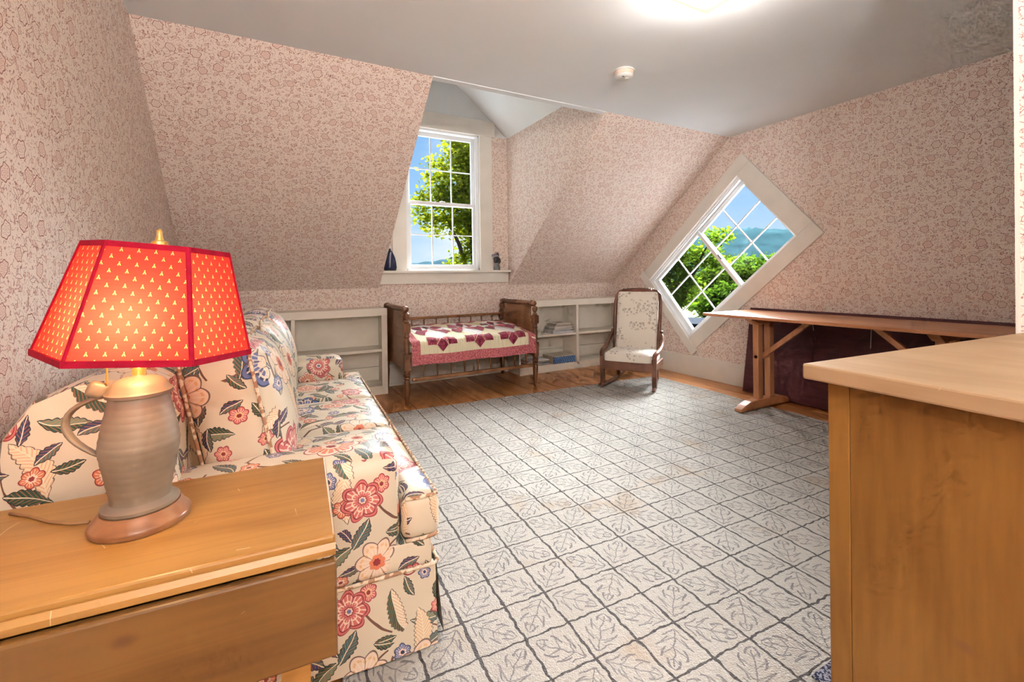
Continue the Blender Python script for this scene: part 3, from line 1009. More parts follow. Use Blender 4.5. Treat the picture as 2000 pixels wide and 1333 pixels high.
make('page_block', B().box(0.0, 0.298, 0.02, 0.238, 0.004, 0.076), 'cardtan', t)
z = 0.0835
for i, (lb, w, d, hh, c) in enumerate((('white thin magazine lowest in the bottom-shelf pile behind the cradle post', 0.30, 0.20, 0.012, 'bkwhite'), ('black folder in the bottom-shelf pile behind the cradle post', 0.27, 0.19, 0.014, 'bkdark'),
                                       ('dusty pink book in the bottom-shelf pile behind the cradle post', 0.28, 0.19, 0.022, 'bkpink'), ('white paper sheaf on top of the bottom-shelf pile', 0.26, 0.18, 0.012, 'bkwhite'))):
    book('book', lb, 2.50 + 0.02 * i, YB + 0.012, z, w, d, hh, c, (-1) ** i * 0.05, 'paperw', 'books piled on the bottom shelf')
    z += hh + 0.0003
t = thing('floral_box', 'small upright speckled floral box behind the cradle finial', 'box', (2.60, YB + 0.14, 0.427))
make('body', B().box(0, 0.16, 0, 0.09, 0, 0.13), 'rockfab', t, bevel=0.006)
make('lid', B().box(-0.003, 0.163, -0.003, 0.093, 0.13, 0.15), 'rockfab', t, bevel=0.004)


# ------------------------------------------------------------------ rug and mat
t = thing('area_rug', 'large pale hooked rug with dark grid and leaf outlines', 'rug', (0.52, 1.184, 0), R(-2.4))
nx, ny = 60, 60
b = B()
x0, x1, y0, y1 = -0.36, 3.02, -1.55, 2.50
vs_, fs_ = [], []
for j in range(ny + 1):
    for i in range(nx + 1):
        x, y = x0 + (x1 - x0) * i / nx, y0 + (y1 - y0) * j / ny
        wv = 0.006 * math.sin(9 * x + 3) + 0.004 * math.sin(17 * y) if j in (0, ny) else 0
        wx = 0.006 * math.sin(8 * y) if i in (0, nx) else 0
        vs_.append((x + wx, y + wv, 0.010 + 0.0015 * math.sin(5 * x) * math.sin(4 * y)))
for j in range(ny):
    for i in range(nx):
        a = j * (nx + 1) + i
        fs_.append((a, a + 1, a + nx + 2, a + nx + 1))
b.add(vs_, fs_)
make('pile', b, 'rug', t, smooth=True)
e = B()
e.box(x0, x1, y0, y0 + 0.012, 0.001, 0.0085).box(x0, x1, y1 - 0.012, y1, 0.001, 0.0085).box(x0, x0 + 0.012, y0, y1, 0.001, 0.0085).box(x1 - 0.012, x1, y0, y1, 0.001, 0.0085)
make('binding', e, 'rugedge', t)
t = thing('floor_mat', 'navy speckled mat corner beside the foot of the pine dresser', 'mat', (1.27, 0.10, 0.0125))
make('pile', B().box(0, 0.60, 0, 0.592, 0, 0.008), 'navy', t, bevel=0.003)

# ------------------------------------------------------------------ sofa
SOFA = thing('sofa', 'cream floral chintz sofa with skirt against the left wall', 'sofa', (0.44, 1.306, 0), R(-3.0))
# local: x forward (0 at skirt front), y along the sofa away from the viewer
SL, SX = 1.98, -0.96
AW = 0.19
make('frame', B().box(SX + 0.03, -0.016, 0.006, SL - 0.006, 0.16, 0.322), 'chintz', SOFA, bevel=0.012, smooth='auto', uvo=(0.3, 0.2))
for i, (yy, o) in enumerate(((0.0, 0.11), (SL - AW, 0.57))):
    make('arm', B().pillow(SX + 0.10, -0.105, yy, yy + AW, 0.22, 0.59, rr=0.045, puff=(0.004, 0.003, 0.010), cuts=14), 'chintz', SOFA, smooth=True, uvo=(o, o * 2.3))
# back frame with rounded top
prof = [(SX, 0.22), (SX - 0.005, 0.60), (SX + 0.01, 0.76), (SX + 0.06, 0.835), (SX + 0.15, 0.875), (SX + 0.235, 0.875), (SX + 0.285, 0.84), (SX + 0.305, 0.76), (SX + 0.33, 0.40), (SX + 0.33, 0.22)]
make('back_frame', B().prism(prof, 'y', 0.015, SL - 0.015), 'chintz', SOFA, bevel=0.02, smooth='auto', uvo=(0.83, 0.37))
# seat cushions, the outer two wrap in front of the arms
for i in range(3):
    ya, yb = AW + (SL - 2 * AW) * i / 3, AW + (SL - 2 * AW) * (i + 1) / 3
    c = B().pillow(-0.70, 0.012, ya + 0.004, yb - 0.004, 0.315, 0.452, rr=0.036, puff=(0.012, 0.0, 0.030), cuts=14)
    if i != 1:
        y2, y3 = (0.006, ya + 0.05) if i == 0 else (yb - 0.05, SL - 0.006)
        c.pillow(-0.098, 0.012, y2, y3, 0.322, 0.452, rr=0.024, puff=(0.006, 0.004, 0.006), cuts=12)
    cu = make('seat_cushion', c, 'chintz', SOFA, smooth=True, uvo=(0.37 * i + 0.1, 0.71 * i))
    ys = 0.012 if i == 0 else ya + 0.012
    ye = SL - 0.012 if i == 2 else yb - 0.012
    for zz in (0.325, 0.447):
        make('piping', B().tube([(0.004, ys + (ye - ys) * k / 8, zz) for k in range(9)], 0.0055, 6), 'piping', cu, smooth=True)
    if i == 0:
        for zz in (0.325, 0.447):
            make('piping', B().tube([(-0.09, 0.010, zz), (-0.04, 0.006, zz), (-0.008, 0.008, zz), (0.004, 0.016, zz)], 0.0055, 6), 'piping', cu, smooth=True)
# back cushions
for i in range(3):
    ya, yb = AW - 0.02 + (SL - 2 * AW + 0.04) * i / 3, AW - 0.02 + (SL - 2 * AW + 0.04) * (i + 1) / 3
    c = B().pillow(-0.11, 0.11, -(yb - ya) / 2 + 0.004, (yb - ya) / 2 - 0.004, -0.245, 0.245, puff=(0.060, 0.006, 0.022), cuts=12)
    bc = make('back_cushion', c, 'chintz', SOFA, smooth=True, uvo=(0.53 * i + 0.2, 0.29 * i + 0.4), loc=(-0.545, (ya + yb) / 2, 0.675), rot=(0, R(-11), 0))
    for xx in (-0.085, 0.085):
        ring = []
        hy, hz = (yb - ya) / 2 - 0.010, 0.240
        for k in range(33):
            a = 2 * math.pi * k / 32
            cs, sn = math.cos(a), math.sin(a)
            m_ = (abs(cs) ** 7 + abs(sn) ** 7) ** (-1 / 7)
            ring.append((xx, hy * cs * m_ * 0.985, hz * sn * m_ * 0.985))
        make('piping', B().tube(ring, 0.005, 6), 'piping', bc, smooth=True)
# front rail and skirt with kick pleat
make('front_rail', B().box(-0.04, -0.012, 0.008, SL - 0.008, 0.235, 0.32), 'chintz', SOFA, bevel=0.012, smooth='auto', uvo=(0.4, 0.9))
sk = B()
pts = []
for k in range(41):
    pts.append((SX + 0.03 + (-0.012 - SX - 0.03) * k / 40, 0.0, k))
side = []


def skirt(p0, p1, nseg, nrm, amp, ph):
    v_, f_ = [], []
    for k in range(nseg + 1):
        s = k / nseg
        x, y = p0[0] + (p1[0] - p0[0]) * s, p0[1] + (p1[1] - p0[1]) * s
        for j, zz in enumerate((0.245, 0.16, 0.08, 0.016)):
            fl_ = (0.006 + amp * math.sin(s * 16 + ph)) * j / 3 + 0.004 * j
            v_.append((x + nrm[0] * fl_, y + nrm[1] * fl_, zz))
    for k in range(nseg):
        for j in range(3):
            a = k * 4 + j
            f_.append((a, a + 1, a + 5, a + 4))
    return B().add(v_, f_)


make('skirt_panel', skirt((SX + 0.02, 0.0), (-0.006, 0.0), 30, (0, -1), 0.003, 0.4), 'chintz', SOFA, smooth=True, uvo=(0.15, 0.55))
make('skirt_panel', skirt((0.0, 0.012), (0.0, SL - 0.012), 50, (1, 0), 0.004, 1.3), 'chintz', SOFA, smooth=True, uvo=(0.65, 0.15))
make('skirt_panel', skirt((-0.006, SL), (SX + 0.02, SL), 30, (0, 1), 0.003, 2.0), 'chintz', SOFA, smooth=True)
make('skirt_pleat', B().box(-0.03, -0.006, 0.004, 0.03, 0.02, 0.24), 'chintz', SOFA, uvo=(0.5, 0.5))
make('piping', B().tube([(SX + 0.02, -0.004, 0.247), (-0.01, -0.004, 0.247), (0.004, 0.010, 0.247), (0.004, SL - 0.01, 0.247), (-0.01, SL + 0.004, 0.247), (SX + 0.02, SL + 0.004, 0.247)], 0.0055, 6), 'piping', SOFA, smooth=True)
for x in (SX + 0.08, -0.08):
    for y in (0.07, SL - 0.07):
        make('foot', B().lathe([(0.018, 0.013), (0.026, 0.06), (0.03, 0.165)], (x, y, 0), 10), 'chair', SOFA)

# ------------------------------------------------------------------ drop-leaf table beside the sofa
TZ = 0.65
TB = thing('drop_leaf_table', 'honey maple drop-leaf table in front of the sofa arm', 'table', (0.101, 0.849, 0.0)  , R(-3.4))
# local: x to the left is negative, y away from the viewer
make('table_top', B().box(-0.62, 0.0, 0.0, 0.384, TZ - 0.024, TZ), 'maple', TB, bevel=0.004)
mo = [(0.0, TZ - 0.024), (0.004, TZ - 0.012), (-0.006, TZ - 0.010), (-0.012, TZ - 0.018), (-0.012, TZ - 0.028), (0.004, TZ - 0.030)]
make('rule_joint', B().prism(mo, 'x', -0.62, -0.0005), 'maple', TB)
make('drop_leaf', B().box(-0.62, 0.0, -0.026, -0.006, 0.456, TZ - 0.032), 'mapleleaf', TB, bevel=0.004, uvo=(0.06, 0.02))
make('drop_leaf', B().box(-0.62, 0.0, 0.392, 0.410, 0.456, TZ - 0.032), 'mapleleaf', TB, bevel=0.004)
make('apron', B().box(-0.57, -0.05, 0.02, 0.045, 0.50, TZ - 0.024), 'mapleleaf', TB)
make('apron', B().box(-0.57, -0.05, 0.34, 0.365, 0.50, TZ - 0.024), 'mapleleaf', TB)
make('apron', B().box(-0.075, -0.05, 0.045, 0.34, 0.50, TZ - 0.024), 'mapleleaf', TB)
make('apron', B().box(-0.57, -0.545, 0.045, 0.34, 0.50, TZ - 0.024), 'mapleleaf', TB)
make('hinge', B().box(-0.052, -0.03, -0.007, 0.012, TZ - 0.034, TZ - 0.0245), 'brass', TB)
for x in (-0.555, -0.085):
    for y in (0.02, 0.325):
        make('leg', B().lathe([(0.022, 0.0), (0.034, 0.48), (0.034, TZ - 0.024)], (x + 0.02, y + 0.02, 0), 4, square=True), 'maple', TB)

# ------------------------------------------------------------------ table lamp
LX, LY = -0.211, 1.078
LA = thing('table_lamp', 'lit table lamp, pewter jug body and red hexagonal shade', 'lamp', (LX, LY, TZ))
make('wood_base', B().lathe([(0.066, 0.0), (0.0755, 0.001), (0.077, 0.009), (0.0755, 0.013), (0.071, 0.016), (0.065, 0.026), (0.060, 0.031), (0.054, 0.031)], (0, 0, 0), 48), 'lampwood', LA, smooth='auto')
jug = [(0.0565, 0.031), (0.059, 0.034), (0.059, 0.039), (0.052, 0.043), (0.0465, 0.047), (0.046, 0.055), (0.051, 0.085), (0.0565, 0.115), (0.0605, 0.138), (0.0612, 0.148), (0.0595, 0.162), (0.0545, 0.190), (0.0475, 0.222), (0.0455, 0.236)]
fine = []
for (r0, z0), (r1, z1) in zip(jug[:-1], jug[1:]):
    nseg = max(1, int((z1 - z0) / 0.004))
    for k in range(nseg):
        s = k / nseg
        fine.append((r0 + (r1 - r0) * s + (0.0006 if (len(fine) % 3 == 0 and z0 > 0.05) else 0), z0 + (z1 - z0) * s))
fine.append(jug[-1])
make('jug_body', B().lathe(fine, (0, 0, 0), 48), 'pewter', LA, smooth='auto')
lid = make('lid', B().lathe([(0.0455, 0.236), (0.050, 0.238), (0.051, 0.244), (0.047, 0.248), (0.043, 0.257), (0.036, 0.265), (0.024, 0.270), (0.012, 0.272), (0.010, 0.276)], (0, 0, 0), 48), 'pewter', LA, smooth='auto')
make('thumb_lever', B().pillow(-0.016, 0.016, -0.012, 0.012, -0.013, 0.016, cuts=5), 'pewter', lid, smooth=True, loc=(-0.062, 0.008, 0.250), rot=(0, 0.4, 0.2))
hp = []
for k in range(15):
    s = k / 14
    # from the rim out and back to the belly
    p0, p1, p2, p3 = Vector((-0.050, 0.006, 0.240)), Vector((-0.128, 0.02, 0.225)), Vector((-0.125, 0.02, 0.170)), Vector((-0.056, 0.006, 0.130))
    hp.append(p0 * (1 - s) ** 3 + p1 * 3 * s * (1 - s) ** 2 + p2 * 3 * s * s * (1 - s) + p3 * s ** 3)
make('handle', B().tube(hp, [0.0065 + 0.003 * math.sin(math.pi * k / 14) for k in range(15)], 10, 0.55), 'pewter', LA, smooth=True)
make('neck', B().lathe([(0.011, 0.270), (0.011, 0.285), (0.008, 0.29), (0.013, 0.30), (0.013, 0.345), (0.006, 0.35)], (0, 0, 0), 16), 'brass', LA, smooth='auto')
make('harp', B().tube([(0.012 * 0 + 0.03 * math.sin(math.pi * k / 12) * 1.3, 0, 0.31 + 0.20 * k / 12) for k in range(13)], 0.002, 6), 'brass', LA, smooth=True)
make('harp', B().tube([(-0.03 * math.sin(math.pi * k / 12) * 1.3 + 0.016 * k / 12, 0, 0.31 + 0.20 * k / 12) for k in range(13)], 0.002, 6), 'brass', LA, smooth=True)
make('bulb', B().sphere((0, 0, 0.385), (0.024, 0.024, 0.034), 14, 10), plain('frosted_bulb', (0.9, 0.9, 0.88)), LA, smooth=True).visible_shadow = True
make('pull_chain', B().tube([(-0.045, 0.0, 0.318), (-0.046, 0, 0.30), (-0.046, 0, 0.262)], 0.0018, 6), 'brass', LA)
# shade: hexagonal, slightly tipped to the right
ST = bpy.data.objects.new('lamp_shade', None)
HEX_C, HEX_R, HEX_H, HEX_S, HEX_T = Vector((0.016, 0.002, 0.312)), 0.164, 0.200, 0.685, R(5.0)
mt_ = Matrix.Translation(HEX_C) @ Matrix.Rotation(HEX_T, 4, 'Y')


def hv(k, s, z, r=HEX_R): return mt_ @ Vector((r * s * math.cos(k * math.pi / 3), r * s * math.sin(k * math.pi / 3), z))


b = B()
uvm = {}
for k in range(6):
    o = len(b.v)
    q = [hv(k, 1, 0), hv(k + 1, 1, 0), hv(k + 1, HEX_S, HEX_H), hv(k, HEX_S, HEX_H)]
    N = 8
    for j in range(N + 1):
        for i in range(N + 1):
            s, tt = i / N, j / N
            b.v.append(tuple((q[0] * (1 - s) + q[1] * s) * (1 - tt) + (q[3] * (1 - s) + q[2] * s) * tt))
    for j in range(N):
        for i in range(N):
            a = o + j * (N + 1) + i
            b.f.append((a, a + 1, a + N + 2, a + N + 1))
imt = mt_.inverted()


def shade_uv(c, n):
    p = imt @ c
    a = math.atan2(n.y, n.x)
    tang = Vector((-math.sin(a), math.cos(a)))
    return (p.x * tang.x + p.y * tang.y + 0.5, p.z * 1.03 + 0.2)


sh = make('lamp_shade', b, 'shade', LA, uvs=shade_uv)
bpy.data.objects.remove(ST)
for k in range(6):
    make('trim_tape', B().tube([hv(k, 1.005, 0), hv(k, HEX_S * 1.005, HEX_H)], 0.0042, 6, 0.5), 'velvet', sh)
    make('trim_tape', B().bar(hv(k, 1.006, 0.003), hv(k + 1, 1.006, 0.003), 0.0035, 0.011), 'velvet', sh)
    make('trim_tape', B().bar(hv(k, HEX_S * 1.006, HEX_H - 0.003), hv(k + 1, HEX_S * 1.006, HEX_H - 0.003), 0.0035, 0.010), 'velvet', sh)
    make('spider_arm', B().tube([mt_ @ Vector((0, 0, HEX_H - 0.006)), hv(k, HEX_S, HEX_H - 0.004)], 0.0014, 5), 'brass', sh) if k % 2 == 0 else None
pt = mt_ @ Vector((0, 0, HEX_H))
make('finial', B().lathe([(0.006, -0.008), (0.0135, -0.004), (0.0145, 0.008), (0.013, 0.012), (0.008, 0.014), (0.005, 0.022), (0.0045, 0.030), (0.005, 0.033), (0.002, 0.036)], tuple(pt), 16), 'brass', LA, smooth='auto')
bl = bpy.data.lights.new('bulb_light', 'POINT')
bl.energy, bl.color, bl.shadow_soft_size = BULB_W, (1.0, 0.64, 0.30), 0.03
blo = bpy.data.objects.new('bulb_light', bl)
COL.objects.link(blo)
blo.parent = LA
blo.location = (0.006, -0.062, 0.372)
cd = thing('lamp_cord', 'thin brown lamp cord trailing across the table top', 'cord', (LX, LY, TZ))
make('cable', B().tube([(-0.083, 0.035, 0.004), (-0.11, 0.045, 0.0035), (-0.15, 0.075, 0.003), (-0.19, 0.12, 0.003), (-0.23, 0.155, 0.003)], 0.0028, 6), 'cord', cd, smooth=True)

# ------------------------------------------------------------------ dresser at the right
DZT = 0.908
DR = thing('pine_dresser', 'waxed pine dresser in the right foreground, plain side panel', 'dresser', (0.927, 0.516, 0.0122), R(-4.2))
# local: x to the right, y toward the viewer is negative
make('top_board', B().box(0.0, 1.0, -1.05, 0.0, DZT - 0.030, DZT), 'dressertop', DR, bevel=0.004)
PW = [0.066, 0.33, 0.62, 0.90, 1.02]
for i in range(4):
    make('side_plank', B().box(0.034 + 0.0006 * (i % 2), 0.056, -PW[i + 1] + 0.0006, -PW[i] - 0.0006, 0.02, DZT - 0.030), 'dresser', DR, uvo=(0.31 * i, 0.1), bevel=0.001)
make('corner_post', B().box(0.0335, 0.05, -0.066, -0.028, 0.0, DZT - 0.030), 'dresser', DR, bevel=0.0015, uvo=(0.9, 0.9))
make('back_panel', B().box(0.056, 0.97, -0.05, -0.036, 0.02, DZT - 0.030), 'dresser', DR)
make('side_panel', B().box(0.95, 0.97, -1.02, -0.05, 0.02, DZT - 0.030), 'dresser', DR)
for k in range(3):
    dz0 = 0.08 + 0.265 * k
    d = make('drawer', B().box(0.065, 0.94, -1.03, -1.005, dz0, dz0 + 0.25), 'dresser', DR, bevel=0.004)
    for x in (0.28, 0.73):
        make('knob', B().lathe([(0.008, -1.03), (0.008, -1.045), (0.018, -1.052), (0.014, -1.062)], (x, 0, dz0 + 0.125), 12, 'y'), 'dresser', d)
make('plinth', B().box(0.04, 0.96, -1.015, -0.05, 0.0, 0.02), 'dresser', DR)

# ------------------------------------------------------------------ cradle
CR = thing('spindle_cradle', 'walnut spindle cradle with roll-top ends under the dormer', 'cradle', (1.048, 3.846, 0), R(0.6))
CL, CD = 1.292, 0.70


def post(x, y):
    make('post', B().lathe([(0.013, 0.0), (0.016, 0.004), (0.022, 0.10), (0.026, 0.17), (0.0265, 0.20), (0.021, 0.218), (0.028, 0.226), (0.028, 0.236), (0.022, 0.243), (0.030, 0.252), (0.030, 0.266), (0.022, 0.276), (0.026, 0.290), (0.027, 0.30)], (x, y, 0), 16)
         .lathe([(0.0375, 0.30), (0.0375, 0.44)], (x, y, 0), 4, square=True)
         .lathe([(0.021, 0.44), (0.025, 0.47), (0.026, 0.55), (0.021, 0.575), (0.028, 0.585), (0.022, 0.60), (0.025, 0.625)], (x, y, 0), 16)
         .lathe([(0.040, 0.625), (0.040, 0.705)], (x, y, 0), 4, square=True)
         .lathe([(0.022, 0.705), (0.027, 0.712), (0.018, 0.724), (0.015, 0.735), (0.022, 0.745), (0.028, 0.765), (0.026, 0.785), (0.014, 0.797), (0.004, 0.800)], (x, y, 0), 16), 'cradle', CR, smooth='auto')


for x in (0.0, CL):
    for y in (0.0, CD):
        post(x, y)
prof = [(0.02, 0.30), (0.02, 0.50), (0.028, 0.60), (0.055, 0.64), (0.085, 0.70), (0.088, 0.76), (0.075, 0.815), (CD - 0.075, 0.815), (CD - 0.088, 0.76), (CD - 0.085, 0.70), (CD - 0.055, 0.64), (CD - 0.028, 0.60), (CD - 0.02, 0.50), (CD - 0.02, 0.30)]
for x in (0.0, CL):
    make('end_panel', B().prism(prof, 'x', x - 0.011, x + 0.011), 'cradlelight', CR, bevel=0.003)
    r0, y0_, L_ = 0.024, 0.03, CD - 0.06
    make('end_roll', B().lathe([(0.010, y0_ - 0.035), (0.024, y0_ - 0.028), (0.029, y0_ - 0.012), (0.022, y0_ + 0.004), (0.015, y0_ + 0.010), (0.030, y0_ + 0.018), (0.030, y0_ + 0.034), (0.020, y0_ + 0.042), (r0, y0_ + 0.06), (r0 + 0.002, y0_ + L_ / 2),
                                (r0, y0_ + L_ - 0.06), (0.020, y0_ + L_ - 0.042), (0.030, y0_ + L_ - 0.034), (0.030, y0_ + L_ - 0.018), (0.015, y0_ + L_ - 0.010), (0.022, y0_ + L_ - 0.004), (0.029, y0_ + L_ + 0.012), (0.024, y0_ + L_ + 0.028), (0.010, y0_ + L_ + 0.035)],
                               (x, 0, 0.822), 16, 'y'), 'cradle', CR, smooth='auto')
make('top_rail', B().box(0.02, CL - 0.02, CD - 0.016, CD + 0.016, 0.665, 0.690), 'cradlelight', CR, bevel=0.006)
make('lower_rail', B().box(0.02, CL - 0.02, CD - 0.014, CD + 0.014, 0.36, 0.39), 'cradlelight', CR, bevel=0.004)
make('bed_rail', B().box(0.02, CL - 0.02, -0.012, 0.012, 0.40, 0.45), 'cradle', CR, bevel=0.003)
make('gate_rail', B().box(0.045, CL - 0.03, -0.016, 0.012, 0.198, 0.228), 'cradlelight', CR, bevel=0.005)
sp = []
for k in range(9):
    x = 0.125 + (CL - 0.25) * k / 8
    make('spindle', B().lathe([(0.006, 0.39), (0.009, 0.45), (0.010, 0.52), (0.008, 0.60), (0.0055, 0.665)], (x, CD, 0), 8), 'cradlelight', CR, smooth=True)
    make('spindle', B().lathe([(0.0055, 0.228), (0.009, 0.31), (0.0095, 0.36), (0.007, 0.41)], (x + 0.02, 0, 0), 8), 'cradlelight', CR, smooth=True)
make('bed_board', B().box(0.02, CL - 0.02, 0.012, CD - 0.014, 0.40, 0.425), 'cradle', CR)
mt2 = thing('cradle_mattress', 'thin pale mattress under the quilt in the cradle', 'mattress', (1.048, 3.846, 0.4255), R(0.6))
make('ticking', B().pillow(0.03, CL - 0.03, 0.022, CD - 0.02, 0.0, 0.095, cuts=6), 'matt', mt2, smooth=True)

# quilt: top plus a front fall
QT = thing('patchwork_quilt', 'patchwork quilt in burgundy, rose and cream laid on the cradle', 'quilt', (1.048, 3.846, 0), R(0.6))
QX0, QX1, QY1 = 0.035, CL - 0.012, CD - 0.03


def qsurf(u, v):
    """u along the cradle, v from the front hem (0) to the back"""
    fall = 0.165
    bump = 0.006 * math.sin(u * 17) * math.sin(v * 13 + 1) + 0.005 * math.sin(u * 41 + v * 23)
    end = 0.03 * max(0, (u - (QX1 - 0.10)) / 0.10) ** 2 + 0.012 * max(0, (QX0 + 0.06 - u) / 0.06)
    if v < fall:
        s = (fall - v)
        return Vector((u, -0.034 - 0.004 * math.sin(u * 23) * s / fall - 0.006 * (s / fall) ** 2, 0.505 - s - end * 0.4 + 0.003 * math.sin(u * 12)))
    w_ = v - fall
    rad = 0.045
    if w_ < rad * 1.4:
        a = w_ / (rad * 1.4) * math.pi / 2
        return Vector((u, -0.034 + rad * (1 - math.cos(a)), 0.505 + rad * math.sin(a) + bump * 0.5 - end))
    y = -0.034 + rad + (w_ - rad * 1.4)
    return Vector((u, y, 0.550 + 0.060 * min(1, max(0, y - 0.01) / CD) + 0.012 * math.sin(min(1, y / CD) * math.pi) + bump - end))


QV = 0.165 + 0.063 + (QY1 + 0.034 - 0.045)


def qpatch(u0, u1, v0, v1, nu, nv, off, mask=None):
    v_, f_ = [], []
    for j in range(nv + 1):
        for i in range(nu + 1):
            u, v = u0 + (u1 - u0) * i / nu, v0 + (v1 - v0) * j / nv
            p = qsurf(u, v)
            e_ = 0.004
            n = (qsurf(u + e_, v) - qsurf(u - e_, v)).cross(qsurf(u, v + e_) - qsurf(u, v - e_)).normalized()
            v_.append(p + n * off)
    for j in range(nv):
        for i in range(nu):
            a = j * (nu + 1) + i
            f_.append((a, a + 1, a + nu + 2, a + nu + 1))
    return B().add(v_, f_)


def quv(c, n): return (c.x, c.y + (0.50 - c.z if c.z < 0.5 and c.y < 0 else 0) * -1 + 0.0)


qc = make('cover', qpatch(QX0, QX1, 0.0, QV, 70, 48, 0.0), 'quilt', QT, smooth=True, uvs=quv)
md = qc.modifiers.new('thick', 'SOLIDIFY')
md.thickness, md.offset = 0.008, -1
bw = 0.085
make('border', qpatch(QX0, QX1, 0.0, bw, 70, 8, 0.0035), 'qborder', QT, smooth=True, uvs=quv)
make('border', qpatch(QX0, QX0 + 0.075, bw, QV, 6, 40, 0.0035), 'qborder', QT, smooth=True, uvs=quv)
make('border', qpatch(QX1 - 0.085, QX1, bw, QV, 6, 40, 0.0035), 'qborder', QT, smooth=True, uvs=quv)
make('border', qpatch(QX0 + 0.075, QX1 - 0.085, QV - 0.05, QV, 60, 4, 0.0035), 'qborder', QT, smooth=True, uvs=quv)


def qpoly(poly, off=0.0045):
    """polygon of (u,v) points laid on the quilt, fanned and subdivided"""
    cu = sum(p[0] for p in poly) / len(poly)
    cv = sum(p[1] for p in poly) / len(poly)
    v_, f_ = [], []
    rings = 4
    n = len(poly) * 3
    dense = []
    for (a, c) in zip(poly, poly[1:] + poly[:1]):
        for k in range(3):
            dense.append((a[0] + (c[0] - a[0]) * k / 3, a[1] + (c[1] - a[1]) * k / 3))
    for r_ in range(1, rings + 1):
        for (u, v) in dense:
            uu, vv_ = cu + (u - cu) * r_ / rings, cv + (v - cv) * r_ / rings
            e_ = 0.004
            nn = (qsurf(uu + e_, vv_) - qsurf(uu - e_, vv_)).cross(qsurf(uu, vv_ + e_) - qsurf(uu, vv_ - e_)).normalized()
            v_.append(qsurf(uu, vv_) + nn * off)
    c_ = len(v_)
    v_.append(qsurf(cu, cv) + Vector((0, -0.3, 0.95)) * off)
    for k in range(n):
        f_.append((c_, k, (k + 1) % n))
        for r_ in range(rings - 1):
            f_.append((r_ * n + k, (r_ + 1) * n + k, (r_ + 1) * n + (k + 1) % n, r_ * n + (k + 1) % n))
    return B().add(v_, f_)


for bx in (0.315, 0.675, 1.025):
    vf, vb = 0.112, 0.70
    # front motif: pointed heart between two squares, rose wedges above
    make('patch', qpoly([(bx, vf - 0.012), (bx + 0.052, vf + 0.050), (bx, vf + 0.115), (bx - 0.052, vf + 0.050)]), 'qpatch', QT, smooth=True, uvs=quv)
    for s in (-1, 1):
        make('patch', qpoly([(bx + s * 0.056, vf + 0.052), (bx + s * 0.138, vf + 0.052), (bx + s * 0.130, vf + 0.150), (bx + s * 0.050, vf + 0.128)]), 'qpatch', QT, smooth=True, uvs=quv)
        make('patch', qpoly([(bx + s * 0.004, vf + 0.118), (bx + s * 0.053, vf + 0.056), (bx + s * 0.048, vf + 0.120)]), 'qpink', QT, smooth=True, uvs=quv)
        make('patch', qpoly([(bx + s * 0.105, vb - 0.34), (bx + s * 0.176, vb - 0.25), (bx + s * 0.130, vb - 0.17), (bx + s * 0.055, vb - 0.22)]), 'qpatch', QT, smooth=True, uvs=quv)
        make('patch', qpoly([(bx + s * 0.060, vb - 0.13), (bx + s * 0.145, vb - 0.10), (bx + s * 0.120, vb + 0.02), (bx + s * 0.045, vb - 0.01)]), 'qpatch', QT, smooth=True, uvs=quv)
        make('patch', qpoly([(bx + s * 0.006, vb - 0.11), (bx + s * 0.056, vb - 0.125), (bx + s * 0.112, vb - 0.185), (bx + s * 0.05, vb - 0.225)]), 'qpink', QT, smooth=True, uvs=quv)
    make('patch', qpoly([(bx, vb + 0.05), (bx + 0.042, vb - 0.02), (bx, vb - 0.10), (bx - 0.042, vb - 0.02)]), 'qpatch', QT, smooth=True, uvs=quv)

